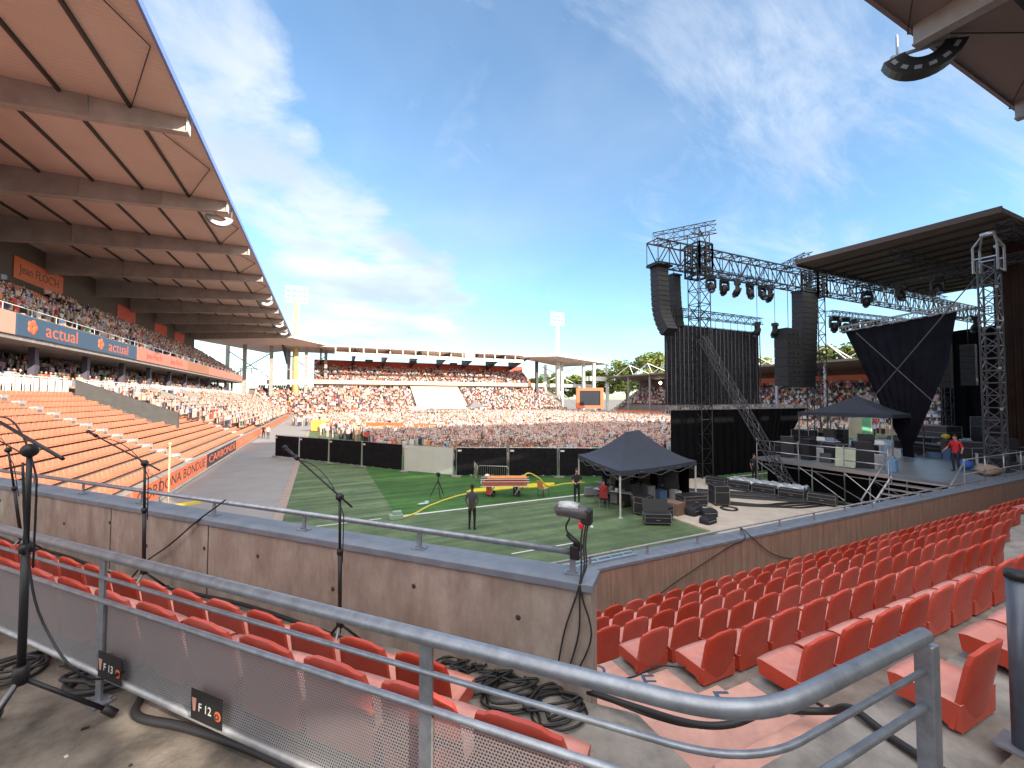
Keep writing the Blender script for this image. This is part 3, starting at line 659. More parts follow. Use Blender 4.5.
# white rail behind the top row
m = MB(); 
for y in range(10, 128): 
    if 46 < y < 49: continue
    m.box(-18.85,-18.8,y-.22,y+.22,5.95,6.95)
    m.box(-18.86,-18.79,y-.5,y-.43,5.9,7.05)
m.box(-18.86,-18.79,10,46,7.02,7.1).box(-18.86,-18.79,49,128,7.02,7.1)
o = m.build('white_fence', M_white); tag(o, 'white picket fence along the top of the lower left seats', 'fence')
m = MB(); m.hexa([(-18.4,46.2,5.2),(-12.0,48.2,2.5),(-12.0,48.5,2.5),(-18.4,46.5,5.2),(-18.4,46.2,7.0),(-12.0,48.2,4.1),(-12.0,48.5,4.1),(-18.4,46.5,7.0)])
o = m.build('ramp_wall', mat('grey_wall', (.07,.07,.07), .8, var=.2, vscale=2)); tag(o, 'dark grey stair wall cutting through the lower left seats', 'wall')
for i, y in enumerate((62, 74, 86, 98, 110)):
    m = MB().hexa([(-18.3,y,5.2),(-13.5,y+2.5,3.2),(-13.5,y+2.7,3.2),(-18.3,y+.2,5.2),(-18.3,y,6.9),(-13.5,y+2.5,4.6),(-13.5,y+2.7,4.6),(-18.3,y+.2,6.9)])
    tag(m.build('ramp_wall', mat('pale_grey_wall', (.24,.22,.2), .8)), '%s pale stair wall among the crowd of the left stand' % ORD[i], 'wall', 'pale stair walls')
# corner-flag-like pole at the front
m = MB().bar((-6.95,26.65,0),(-6.95,26.65,3.1),.045,8).ball((-6.95,26.65,3.15),.09); tag(m.build('marker_pole', mat('yellowed_pole', (.5,.42,.25), .6)), 'thin yellowish pole standing before the left stand boards', 'pole')
m = MB().hexa([(-6.9,25.8,0),(-5.6,26.6,0),(-5.5,27.0,0),(-6.8,26.3,0),(-6.9,25.8,.12),(-5.6,26.6,.12),(-5.5,27.0,.12),(-6.8,26.3,.12)]); tag(m.build('floor_ramp', mat('yellow_paint', (.75,.6,.08), .6)), 'low yellow ramp piece at the foot of the thin pole', 'ramp')

# far stand, facing us
FX0, FX1 = -2, 76
far = empty('grandstand', (37,130,0), 0, 'far two-tier grandstand facing the camera across the crowded pitch', 'grandstand')
fu = under((37,130,0))
lowF = [(130+.8*j, 1.0+.46*j) for j in range(18)]
m = MB(); stepped(m, lowF, 'x', -19, 84); fu(m, 'lower_tier', MATS['tier_concrete'], far)
upF = [(144.4+.75*j, 10.9+.48*j) for j in range(12)]
m = MB(); stepped(m, upF, 'x', FX0, FX1); fu(m, 'upper_tier', mat('far_red_tier', (.5,.12,.07), .8), far)
fu(MB().box(FX0,FX1,144,144.35,10.0,11.3), 'parapet', mat('cream_parapet', (.75,.55,.38), .6), far)
fu(MB().box(FX0,FX1,144.4,153,9.5,9.9), 'upper_floor_slab', MATS['dark_wall'], far)
fu(MB().box(FX0,FX1,153.4,153.8,0,18.5), 'back_wall', M_red, far)
rfF = fu(MB().box(-16,74,135.5,156,20.9,21.1), 'roof', M_roof, far)
m = MB()
for x in range(4, 68, 4): m.box(x-.16,x+.16,134.9,135.2,18.5,21.3)
m.box(3.9,67.6,134.88,135.22,21.1,21.5).box(3.9,67.6,134.88,135.22,18.4,18.75).box(3.9,67.6,135.6,135.7,18.75,19.5)
m.box(44.8,48.4,134.8,134.87,18.6,21.2)
fu(m, 'fascia_truss', M_pwhite, far)
m = MB()
for x in range(-10, 76, 10): m.hexa([(x-.25,134.9,20.4),(x+.25,134.9,20.4),(x+.25,154,16.5),(x-.25,154,16.5),(x-.25,134.9,20.9),(x+.25,134.9,20.9),(x+.25,154,20.9),(x-.25,154,20.9)])
fu(m, 'roof_beam', M_dark, far)
m = MB()
for x in (15, 30, 45, 60): m.box(x-1.2,x+1.2,148,150,17.6,18.6)
fu(m, 'opening_frame', M_dark, far)
cv = MB().hexa([(28,131.5,2.3),(45,131.5,2.3),(45,143.5,9.4),(28,143.5,9.4),(28,131.5,2.45),(45,131.5,2.45),(45,143.5,9.55),(28,143.5,9.55)])
tag(cv.build('seat_cover', mat('cream_cover', (.56,.49,.38), .8)), 'cream sheet covering a block of seats in the far stand', 'sheet')

# open corner structures
cl = empty('corner_structure', (-12,138,0), 0, 'open steel corner with columns joining the left and far stands', 'structure')
cu = under((-12,138,0))
cu(MB().hexa([(-30,126,20.2),(-7.3,126.5,21.9),(3,137,21.2),(-16,156,20.2),(-30,126,20.5),(-7.3,126.5,22.3),(3,137,21.6),(-16,156,20.5)]), 'roof', M_roof, cl)
for x, y in ((-19.3,136),(-13,138),(-9,146),(-4,140),(-24,140),(1.5,146)): cu(MB().box(x-.45,x+.45,y-.45,y+.45,0,20.6), 'column', M_conc, cl)
cu(MB().box(-26,-2.1,139,140,9.6,10.9), 'walkway', M_pwhite, cl)
m = MB()
for a, b_ in (((-24,140,11),(-13,140,19)),((-13,140,11),(-24,140,19)),((-9,146,11),(1.5,146,19)),((1.5,146,11),(-9,146,19))): m.bar(a, b_, .2)
cu(m, 'bracing', M_galvd, cl)
m = MB()
for i in range(9): m.box(-26+i*2.6,-25.8+i*2.6,139.4,139.6,10.9,14)
m.box(-26,-2.1,139.4,139.6,13.9,14.1); cu(m, 'railing', M_galvd, cl)
cr = empty('corner_structure', (92,142,0), 0, 'open white corner structure right of the far stand', 'structure')
cu = under((92,142,0))
cu(MB().hexa([(66,137,20.6),(78,128,20.6),(108,138,19.6),(98,158,19.6),(66,137,20.9),(78,128,21.7),(108,138,20.7),(98,158,20.4)]), 'roof', M_pwhite, cr)
cu(MB().hexa([(66,137.5,20.3),(78,129,20.3),(107,138.5,19.3),(97,157,19.3),(66,137.5,20.58),(78,129,20.58),(107,138.5,19.58),(97,157,19.58)]), 'soffit', M_roof, cr)
for x, y in ((76,141),(88,142),(97,140),(109,140),(86,152),(100,137)): cu(MB().box(x-.5,x+.5,y-.5,y+.5,0,19.6), 'column', M_pwhite if x > 80 else M_dark, cr)
cu(MB().box(76.2,104,144,145,9.9,11.2), 'walkway', M_pwhite, cr)
cu(MB().box(98,108,139,141,12.5,13.2).box(98,108,139,139.1,13.2,14.3), 'balcony', M_pwhite, cr)
m = MB()
for a, b_ in (((80,144,11.2),(96,144,18)),((96,144,11.2),(80,144,18)),((82,131,1),(86,140,8)),((90,131,1),(86,140,8))): m.bar(a, b_, .18)
cu(m, 'bracing', M_pwhite, cr)

# low right stand
rs = empty('grandstand', (90,60,0), 0, 'low dark-roofed grandstand on the right behind the stage and crowd', 'grandstand')
ru = under((90,60,0))
lowR = [(84.2+.85*j, 1.0+.50*j) for j in range(16)]
m = MB(); stepped(m, lowR, 'y', -10, 108); ru(m, 'lower_tier', MATS['tier_concrete'], rs)
ru(MB().box(97.6,98.1,-10,108,0,11.6), 'back_wall', MATS['dark_wall'], rs)
ru(MB().box(97.0,97.55,-10,88,8.5,10.2), 'orange_band', M_or, rs)
rr = ru(MB().hexa([(83.6,-10,12.0),(99.5,-10,10.9),(99.5,108,10.9),(83.6,108,12.0),(83.6,-10,12.4),(99.5,-10,13.4),(99.5,108,13.4),(83.6,108,12.4)]), 'roof', mat('dull_brown_roof', (.20,.15,.12), .8, var=.2, vscale=.3), rs)
for y in range(0, 108, 9): ru(MB().box(84.8,85.2,y-.2,y+.2,1,12.2), 'column', M_galvd, rs)
m = MB()
for y in range(2, 105, 8): m.bar((86,y,12.5),(88,y+4,15.8),.12).bar((88,y+4,15.8),(86,y+8,12.5),.12).bar((88,y+4,15.8),(98,y+4,12.8),.12)
ru(m, 'roof_truss', M_pwhite, rs)
M_glow = mat('lit_lamp', (1,.95,.85), .4, emit=(1,.9,.72,14))
for i, y in enumerate((95, 88, 81.5)):
    l = empty('roof_lamp', (94,y,10.2), 0, ['glowing lamp under the right stand roof, farthest of three', 'glowing lamp under the right stand roof, middle of three', 'glowing lamp under the right stand roof, nearest the screen'][i], 'lamp', 'glowing lamps')
    MB().tube([(.3,0,.2),(0,0,0)], [.25,.5], 10).build('housing', M_dark, l); MB().ball((-.08,0,-.06), .42, n=10, m=6).build('lens', M_glow, l)
panel('front_wall_board', 83.9, 84, 104, .5, 1.9, M_or, 'orange board on the front wall of the right stand')

# near stand behind and above the camera
ns = empty('grandstand', (40,-5,0), 0, 'near grandstand whose roof corner shows at the top right', 'grandstand')
nu_ = under((40,-5,0))
nrf = nu_(MB().box(17.5,95,-20.5,8.9,22.42,22.62), 'roof', mat('grey_brown_sheet', (.33,.24,.22), .7, bump=1, bscale=2, stretch=(12,.2,1)), ns)
MB().box(17.5,95,8.9,9.05,22.28,22.72).build('edge_trim', mat('mauve_trim', (.32,.22,.24), .5), nrf)
for x in (24.3, 36.0, 47.7, 59.4, 71.1):
    m = MB().hexa([(x-.11,-20,19.9),(x+.11,-20,19.9),(x+.11,8.85,21.5),(x-.11,8.85,21.5),(x-.11,-20,22.4),(x+.11,-20,22.4),(x+.11,8.85,22.4),(x-.11,8.85,22.4)])
    m.hexa([(x-.26,-20,19.82),(x+.26,-20,19.82),(x+.26,8.85,21.42),(x-.26,8.85,21.42),(x-.26,-20,19.9),(x+.26,-20,19.9),(x+.26,8.85,21.5),(x-.26,8.85,21.5)])
    nu_(m, 'roof_beam', M_bm, ns)
for y in (6.3, 3.3, .3, -2.7, -5.7, -8.7): MB().box(17.5,95,y-.07,y+.07,22.22,22.419).build('purlin', M_dark, nrf)
m = MB()
for i in range(10): x = 18.5+5.85*i; m.bar((x,9.1 if i % 2 else 6.3,22.3),(x+5.85,6.3 if i % 2 else 9.1,22.3),.03)
m.build('wind_bracing', M_dark, nrf)
nu_(MB().box(17.5,95,-21,-20.6,0,22.3), 'back_wall', M_conc, ns)
nu_(MB().box(17.3,17.5,-21,-6,0,22.3), 'side_wall', M_conc, ns)
cb = empty('sun_blocking_wall', (0,-10,0), 0, 'added unseen concrete wall behind the photographer, slotted to shape the sunlight', 'blocker')  # added unseen wall: shades the platform, slots cast the floor sun patches
m = MB(); zt = 13.2
m.box(-26,5.50,-10.1,-10,0,zt).box(5.86,5.98,-10.1,-10,0,zt).box(6.45,17.3,-10.1,-10,0,zt)
m.box(5.50,5.86,-10.1,-10,0,9.1).box(5.50,5.86,-10.1,-10,9.66,zt).box(5.98,6.45,-10.1,-10,0,9.0).box(5.98,6.45,-10.1,-10,9.56,zt)
nbw = m.build('wall', mat('plain_concrete', (.42,.38,.35), .9, var=.15, vscale=.5)); nbw.parent = cb; nbw.matrix_parent_inverse = Matrix.Translation((0,10,0))

# curved lamp banks under the roof edges
def lamp_bank(loc, rz, lab, m_body, m_lens, sc=1.0, q=.62):
    r = empty('floodlight_bank', loc, rz, lab, 'floodlight', 'curved floodlight banks')
    m = MB(); pts = []
    for i in range(15):
        a = R(200+i*140/14); pts.append((1.35*sc*math.cos(a), 0, 1.35*sc*math.sin(a)+.2))
    for i in range(14):
        (x0,_,z0),(x1,_,z1) = pts[i], pts[i+1]
        m.hexa([(x0,-.28,z0),(x1,-.28,z1),(x1,.28,z1),(x0,.28,z0),(x0*q,-.28,z0*q+.05),(x1*q,-.28,z1*q+.05),(x1*q,.28,z1*q+.05),(x0*q,.28,z0*q+.05)])
    m.build('housing', m_body, r)
    for i in range(6):
        a = R(212+i*23.2); c = Vector((1.1*sc*math.cos(a), 0, 1.1*sc*math.sin(a)+.2))
        MB().box(-.13,.13,-.30,.30,-.085,.085, Matrix.Translation(c) @ Matrix.Rotation(-(a+math.pi/2), 4, 'Y')).build('lamp', m_lens, r)
    MB().box(-1.0*sc,1.0*sc,-.06,.06,-.1,.02).bar((-.9,0,0),(-.9,0,1.0),.05).bar((.9,0,0),(.9,0,1.0),.05).build('bracket', M_galvd, r)
    return r
lamp_bank((25.5,9.0,22.0), R(-55), 'dark curved floodlight bank under the top right roof corner', M_black, mat('dim_lens', (.30,.32,.34), .3), 1.15, .48)
for i, y in enumerate((43.4, 78, 101, 113)):
    lamp_bank((-8.3,y,21.5), R(14), ['pale curved floodlight bank under the left roof, nearest one', 'second pale floodlight bank under the left roof edge', 'third pale floodlight bank under the left roof edge', 'farthest pale floodlight bank under the left roof edge'][i], M_galvd, M_galv, .8)

# floodlight masts
def mast(x, y, lab, m_):
    r = empty('floodlight_mast', (x,y,0), 0, lab, 'floodlight mast', 'floodlight masts')
    MB().tube([(0,0,0),(0,0,20),(0,0,34.5)], [1.0,.85,.7], 14).build('pole', m_, r)
    m = MB(); m.box(-3,3,-.15,.15,34.2,34.6)
    for z in (35.2,36.7,38.2,39.3): m.box(-3,3,-.08,.08,z-.08,z+.08)
    for xx in (-3,-1.5,0,1.5,3): m.box(xx-.07,xx+.07,-.06,.06,34.6,39.4)
    f = m.build('lamp_frame', M_galvd, r)
    for z in (35.2,36.7,38.2):
        for k in range(6):
            MB().tube([(-2.6+k*1.04,.1,z+.5),(-2.6+k*1.04,-.35,z+.4)], [.2,.38], 8).build('lamp', M_lamp, f)
    for s_ in (-1,1): MB().hexa([(s_*.6-.3,-.3,0),(s_*.6+.3,-.3,0),(s_*.6+.3,.3,0),(s_*.6-.3,.3,0),(s_*.6-.1,-.2,9),(s_*.6+.1,-.2,9),(s_*.6+.1,.2,9),(s_*.6-.1,.2,9)]).build('buttress', m_, r)
mast(-6.9,140, 'tall yellowish floodlight mast at the end of the left stand', mat('ochre_mast', (.62,.46,.22), .7, var=.1, vscale=.3))
mast(84.8,140, 'tall white floodlight mast right of the far stand roof', mat('white_mast', (.70,.66,.60), .7, var=.15, vscale=.3))

# scoreboard
sb = empty('scoreboard', (91.5,128,0), R(-18), 'orange-framed black scoreboard screen at the far right corner', 'scoreboard')
m = MB().box(-5.2,5.2,-.4,.4,8.2,9.3).box(-5.2,5.2,-.4,.4,1.6,2.7).box(-5.2,-4.0,-.4,.4,2.7,8.2).box(4.0,5.2,-.4,.4,2.7,8.2); m.build('frame', M_or, sb)
MB().box(-4,4,-.15,.3,2.7,8.2).build('screen', mat('off_screen', (.03,.035,.05), .3), sb)
for x in (-4,4): MB().box(x-.3,x+.3,-.3,.3,0,1.6).build('leg', M_dark, sb)

# ---------------------------------------------------------------- trees beyond
M_leaf = mat('foliage', (.10,.16,.035), .7, attr='leafcol'); M_bark = mat('bark', (.12,.08,.05), .9)
def tree(x, y, h, w_, lab, seed):
    r = random.Random(seed); t = empty('broadleaf_tree', (x,y,0), 0, lab, 'tree', 'trees beyond the right stand')
    m = MB(); m.tube([(0,0,0),(.2,.1,h*.3),(.1,0,h*.62)], [.5,.4,.2], 8)
    for k in range(6): a = r.uniform(0,6.28); m.tube([(0,0,h*.35+k*.05*h),(w_*.35*math.cos(a),w_*.35*math.sin(a),h*.6+k*.04*h)], [.2,.06], 6)
    m.build('trunk', M_bark, t)
    vs = []; fs = []; cols = []
    cl_ = [(r.gauss(0,w_*.26), r.gauss(0,w_*.26), h*(.45+.5*r.random()), r.uniform(.13,.24)*w_) for _ in range(26)]
    for (cx_,cy_,cz_,cr_) in cl_:
        g_ = r.uniform(.7,1.3)
        for _ in range(150):
            d = Vector((r.gauss(0,1),r.gauss(0,1),r.gauss(0,1))).normalized()*cr_*r.uniform(.6,1.05); d.z *= .8
            c = Vector((cx_,cy_,min(cz_, h-cr_*.6)))+d; s_ = r.uniform(.25,.55); q = Matrix.Rotation(r.uniform(0,6.28),3,'Z') @ Matrix.Rotation(r.uniform(0,3.14),3,'X')
            k = len(vs); vs += [c+q@Vector(p)*s_ for p in ((-1,-.6,0),(1,-.6,.2),(1,.6,0),(-1,.6,.3))]; fs.append([k,k+1,k+2,k+3])
            v_ = g_*r.uniform(.8,1.2); cols.append((.19*v_,.235*v_,.055*v_,1))
    me = bpy.data.meshes.new('crown'); me.from_pydata([tuple(v) for v in vs], [], fs); me.materials.append(M_leaf)
    ca = me.color_attributes.new('leafcol', 'FLOAT_COLOR', 'CORNER'); buf = []
    for c in cols: buf += list(c)*4
    ca.data.foreach_set('color', buf); o = bpy.data.objects.new('crown', me); COL.objects.link(o); o.parent = t
TR_ = [(112,150,18,12,'leafy tree left of the others beyond the right stand roof'),(114,134,21,14,'tall rounded tree left of the dark screen wall'),(118,122,23,15,'tallest tree beyond the right stand, beside the screen wall'),
       (120,110,20,13,'leafy tree partly hidden by the screen wall edge'),(118,80,17,11,'small tree seen between the screen wall and the speakers'),(116,64,18,11,'leafy tree just right of the hanging speaker column'),
       (116,56,19,12,'bright leafy tree between the speaker tower and the black drape'),(118,46,18,12,'leafy tree behind the left edge of the black drape'),
       (80,175,17,14,'tree behind the open corner, beside the white mast'),(98,172,17,13,'tree behind the open corner columns, above the scoreboard'),(112,166,16,12,'tree behind the end of the white corner roof')]
for i, a in enumerate(TR_): tree(*a, seed=40+i)

# ---------------------------------------------------------------- rows of seats in the far-off stands
def row_seat(mb, x, y, z, dx, dy):                   # (dx, dy) = the way the seat faces
    sx, sy = -dy, dx; P = lambda a, b_, c: (x+dx*a+sx*b_, y+dy*a+sy*b_, z+c)
    mb.hexa([P(0,-.2,.08),P(.4,-.2,.12),P(.4,.2,.12),P(0,.2,.08),P(0,-.2,.17),P(.4,-.21,.19),P(.4,.21,.19),P(0,.2,.17)])
    mb.hexa([P(-.03,-.2,.1),P(.04,-.21,.1),P(.04,.21,.1),P(-.03,.2,.1),P(-.10,-.17,.47),P(-.05,-.17,.48),P(-.05,.17,.48),P(-.10,.17,.47)])
spots = []
for j, (x, z) in enumerate(lowL):
    if j >= NR: continue
    y = 9.0
    while y < 139:
        g_ = (y-15) % 22
        if not (21.2 < g_ < 22) and not (46 < y < 49 and j > 5): spots.append((x-.72, y, z, 1, 0))
        y += .5
for j, (x, z) in enumerate(upL[:-1]):
    y = 9.0
    while y < 127: spots.append((x-.68, y, z, 1, 0)); y += .5
for j, (y, z) in enumerate(lowF[:-1]):
    x = -12.0
    while x < 80:
        if not (27.5 < x < 45.5 and y < 144.5): spots.append((x, y+.72, z, 0, -1))
        x += .52
for j, (y, z) in enumerate(upF[:-1]):
    x = -1.5
    while x < 75: spots.append((x, y+.68, z, 0, -1)); x += .52
vis = lambda p: p[1] > 19.5+(p[2]-1)*1.2 and p[0] < -7.5
near = sorted([p for p in spots if vis(p)], key=lambda p: p[0]**2+p[1]**2)[:70]; ns_ = set(near)
sm_ = MB(); row_seat(sm_, 0, 0, 0, 0, 1); os0 = sm_.build('stadium_seat', M_oseat); first = True
for p in near:
    o = os0 if first else os0.copy()
    if not first: COL.objects.link(o)
    first = False; o.location = p[:3]; o.rotation_euler = (0,0,R(-90))
    tag(o, 'sunlit orange seat among the identical empty rows nearest the camera in the left stand', 'seat', 'orange seats in the left stand')
m = MB()
for p in spots:
    if p not in ns_: row_seat(m, *p)
tag(m.build('stadium_seats', M_oseat), 'long rows of sunlit orange seats filling the left and far stands', 'seats', kind='stuff')
for y0 in (36, 58):                                  # pale stair strips between seat blocks
    m = MB()
    for j, (x, z) in enumerate(lowL[:-1]): m.box(x-.8,x,y0+.35,y0+1.0,z+.003,z+.19)
    tag(m.build('tier_stairs', M_lgrey), 'grey stair strip between blocks of orange seats, %s' % ('nearer one with no one beside it' if y0 == 36 else 'farther one at the edge of the crowd'), 'stairs')

# ---------------------------------------------------------------- people
SK = mat('skin', (.48,.27,.19), .6); HAIR = mat('dark_hair', (.03,.02,.015), .7)
def skin_mesh(name, V, E_, rad, segm, mats, sub=1, root=0):
    me = bpy.data.meshes.new(name+'_src'); me.from_pydata(V, E_, [])
    o = bpy.data.objects.new('src', me); COL.objects.link(o)
    md = o.modifiers.new('s', 'SKIN'); md.use_smooth_shade = True
    for i, v in enumerate(me.skin_vertices[0].data): v.radius = (rad[i][0], rad[i][1]) if isinstance(rad[i], tuple) else (rad[i], rad[i]); v.use_root = (i == root)
    if sub: sd = o.modifiers.new('d', 'SUBSURF'); sd.levels = sub; sd.render_levels = sub
    bpy.context.view_layer.update(); dg = bpy.context.evaluated_depsgraph_get()
    out_ = bpy.data.meshes.new_from_object(o.evaluated_get(dg)); bpy.data.objects.remove(o); out_.name = name
    out_.materials.clear()
    for mm_ in mats: out_.materials.append(mm_)
    vv = [Vector(v) for v in V]
    for p in out_.polygons:
        c = p.center; best = 9e9; bi = 0
        for k, (a, b_) in enumerate(E_):
            A, B_ = vv[a], vv[b_]; d = B_-A; t_ = max(0, min(1, (c-A).dot(d)/max(1e-9, d.length_squared))); q = (c-(A+d*t_)).length
            if q < best: best = q; bi = k
        p.material_index = segm[bi]; p.use_smooth = True
    return out_
def body(name, shirt, trousers, armL=None, armR=None, sit=False, stride=.0, sleeves=True, fingers=True, sub=1, lean=0, headturn=0):
    """one continuous figure facing +y; materials 0 skin, 1 shirt, 2 trousers, 3 shoes"""
    V = []; E_ = []; rad = []; seg = []
    def v(p, r): V.append(tuple(p)); rad.append(r); return len(V)-1
    def e(a, b_, m_): E_.append((a, b_)); seg.append(m_)
    pz = .50 if sit else .95
    pel = v((0,0,pz), (.145,.10)); wa = v((0,.0+lean*.3,pz+.20), (.125,.09)); ch = v((0,.01+lean*.7,pz+.42), (.155,.105)); nb = v((0,lean+.0,pz+.54), (.075,.07)); nk = v((0,lean+.01,pz+.61), (.052,.052))
    hb = v((0,lean+.03,pz+.67), (.068,.08)); ht = v((0,lean+.025,pz+.76), (.075,.09)); hp = v((0,lean+.015,pz+.81), (.045,.055)); ns1 = v((math.sin(headturn)*.08,lean+.10*math.cos(headturn)+.02,pz+.70), .017)
    e(pel,wa,1); e(wa,ch,1); e(ch,nb,1); e(nb,nk,0); e(nk,hb,0); e(hb,ht,0); e(ht,hp,0); e(hb,ns1,0)
    for s_ in (-1, 1):
        arm = (armL if s_ < 0 else armR) or [(.235,-.01,pz+.21), (.245,.07,pz-.03)]
        sh = v((s_*.185,lean,pz+.47), .062); el = v((s_*arm[0][0],arm[0][1],arm[0][2]), .042); wr = v((s_*arm[1][0],arm[1][1],arm[1][2]), .028)
        e(ch,sh,1); e(sh,el,1); e(el,wr,0 if sleeves is True else 1)
        d = (Vector(V[wr])-Vector(V[el])).normalized(); pm = v(Vector(V[wr])+d*.06, (.036,.02)); e(wr,pm,0)
        if fingers:
            side = Vector((0,1,0)) if abs(d.y) < .8 else Vector((1,0,0)); side = (side-d*side.dot(d)).normalized(); inw = d.cross(side)*s_
            for k, ln_ in enumerate((.07,.08,.075,.06)):
                b1 = v(Vector(V[pm])+d*.035+side*(k-1.5)*.02, .0095); f1 = v(Vector(V[b1])+d*ln_*.5-inw*.008, .009); f2 = v(Vector(V[f1])+d*ln_*.45-inw*.02, .007); e(pm,b1,0); e(b1,f1,0); e(f1,f2,0)
            t1 = v(Vector(V[pm])+side*.035-d*.015, .010); t2 = v(Vector(V[t1])+side*.02+d*.035-inw*.01, .009); e(pm,t1,0); e(t1,t2,0)
        hx = s_*.09
        if sit: hip = v((hx,.04,pz-.01), .085); kn = v((hx*1.3,.44,pz+.02), .06); an = v((hx*1.3,.47,.09), .042)
        else: hip = v((hx,0,pz-.08), .085); kn = v((hx*1.1,.03+stride*s_*.5,.50), .058); an = v((hx*1.15,-.02+stride*s_,.08), .04)
        to = v((V[an][0]+s_*.02,V[an][1]+.15,.035), .034); he = v((V[an][0],V[an][1]-.02,.035), .035)
        e(pel,hip,2); e(hip,kn,2); e(kn,an,2); e(an,he,3); e(he,to,3)
    return skin_mesh(name, V, E_, rad, seg, [SK if not isinstance(name, tuple) else SK, shirt, trousers, M_black], sub)
def person(p, rz, lab, shirt, trousers, hair=HAIR, scale=1.0, hairlong=False, skin=None, group=None, **kw):
    me = body('person', shirt, trousers, **kw)
    if skin: me.materials[0] = skin
    o = bpy.data.objects.new('person', me); COL.objects.link(o); o.location = p; o.rotation_euler = (0,0,rz); o.scale = (scale,)*3
    tag(o, lab, 'person', group); pz = .50 if kw.get('sit') else .95; ln_ = kw.get('lean', 0)
    k = MB(); k.ball((0,ln_+.008,pz+.795), .086, .098, .075, 12, 8)
    if hairlong: k.ball((0,ln_-.055,pz+.70), .08, .045, .13, 10, 8)
    k.build('hair', hair, o)
    for s_ in (-1,1): MB().ball((s_*.03,ln_+.108,pz+.755), .010, n=6, m=4).build('eye', M_black, o)
    return o
C_ = lambda n, c: mat(n, c, .85, var=.2, vscale=8)
person((5.82,16.5,.0125), R(-30), 'man in dark grey shirt and black trousers standing alone on the grass', C_('grey_shirt', (.06,.06,.075)), C_('black_trousers', (.014,.014,.016)), scale=1.04, skin=mat('dark_skin', (.10,.055,.035), .6), armL=[(.25,-.08,1.17),(.12,-.17,.97)], armR=[(.25,-.08,1.17),(.12,-.17,.95)])
person((12.17,18.21,.0125), R(150), 'person in black clothes standing at the left edge of the dark canopy', C_('black_shirt', (.02,.02,.024)), MATS['black_trousers'], scale=1.02, armL=[(.24,.05,1.18),(.10,.25,1.15)], armR=[(.24,.05,1.18),(.12,.25,1.10)])
person((13.15,17.3,.0125), R(-60), 'person in red top sitting at the table under the dark canopy', C_('red_shirt', (.42,.03,.035)), MATS['black_trousers'], sit=True, lean=.06, armL=[(.23,.10,.80),(.17,.36,.79)], armR=[(.23,.10,.80),(.17,.36,.79)])
person((26.1,18.2,.02), R(160), 'person in dark clothes with a white badge standing before the black drape', C_('navy_shirt', (.03,.035,.06)), MATS['black_trousers'])
person((28.3,9.3,1.9), R(75), 'person in bright red T-shirt standing on the stage above the steps', C_('bright_red_shirt', (.62,.02,.03)), C_('navy_jeans', (.02,.025,.05)), hairlong=True, armL=[(.30,.02,1.18),(.36,.16,1.05)], armR=[(.30,.02,1.18),(.36,.16,1.02)])
person((-7.0,66.0,0), R(180), 'person in black walking on the grey track at the foot of the left stand', MATS['black_shirt'], MATS['black_trousers'], fingers=False, stride=.15)
person((-6.3,64.5,0), R(200), 'person in pale shirt beside the one in black on the grey track', C_('pale_shirt', (.6,.55,.5)), MATS['navy_jeans'], fingers=False)
person((-17.0,49.6,5.01), R(-90), 'person in black shorts standing by the dark stair wall', C_('white_shirt', (.75,.74,.72)), MATS['black_trousers'], fingers=False)
person((-16.4,51.2,4.76), R(-100), 'person in dark clothes standing right beside the dark stair wall', MATS['navy_shirt'], MATS['navy_jeans'], fingers=False)
person((-15.6,53.4,4.39), R(-60), 'person in white shirt and khaki trousers standing among the first seated fans', MATS['white_shirt'], C_('khaki', (.35,.26,.16)), fingers=False)

# the audience: positions first, then the nearest as individuals and the rest as one mass
rc = random.Random(11); crowd = []                   # x, y, z, facing, seated, zone
for j, (x, z) in enumerate(lowL[:-1]):
    y = 46.5
    while y < 139:
        lim = 49+max(0, (x+18))*1.4+rc.uniform(-3, 5)
        if j == 0: lim = 72
        if j == 1: lim = 63
        dens = .86 if y < 70 else .72
        if y > lim and rc.random() < dens and not (60 < y < 80 and j > 9 and rc.random() < .7): crowd.append((x-.45, y+rc.uniform(-.1,.1), z, -90, 1, 0))
        y += .55
for j, (x, z) in enumerate(upL[:-1]):
    y = 20
    while y < 127:
        dens = .62 if (j < 7 or y > 62) else .06
        if rc.random() < dens: crowd.append((x-.4, y, z, -90, 1, 1))
        y += .6
for j, (x, z) in enumerate(rearL[:-1]):
    y = 20
    while y < 127:
        if rc.random() < .58: crowd.append((x-.4, y, z, -90, 1, 2))
        y += .65
for j, (y, z) in enumerate(lowF[:-1]):
    x = -17
    while x < 81:
        if rc.random() < .72 and not (27.5 < x < 45.5 and y < 144): crowd.append((x, y+.4, z, 180, 1, 3))
        x += .6
for j, (y, z) in enumerate(upF[:-1]):
    x = -1.5
    while x < 75:
        if rc.random() < .7 and not (j > 8 and rc.random() < .6): crowd.append((x, y+.4, z, 180, 1, 3))
        x += .6
for j, (x, z) in enumerate(lowR[:-1]):
    y = 8
    while y < 107:
        if rc.random() < .75 and not (j < 5 and 84 < y < 104): crowd.append((x+.4, y, z, 90, 1, 4))
        y += .75
def fence_y(x): return 44.43-(x+3.74)*1.38 if x < 5.66 else (31.45-(x-5.66)*1.19 if x < 8.6 else max(21.5, 27.95-(x-8.6)*.51))
def add_field(n, x0, x1, y0, y1):
    for _ in range(n):
        x = rc.uniform(x0, x1); y = rc.uniform(y0, y1)
        if y < fence_y(x)+1.3+rc.random()**2*3: continue
        if x < 5 and y < 56: continue
        if x < 9 and y < 40: continue
        if x < 2 and rc.random() < .72: continue
        if 14 < x and y < 26: continue
        crowd.append((x, y, .012, 150+rc.uniform(-25,25) if x < 40 else 170, 0, 5))
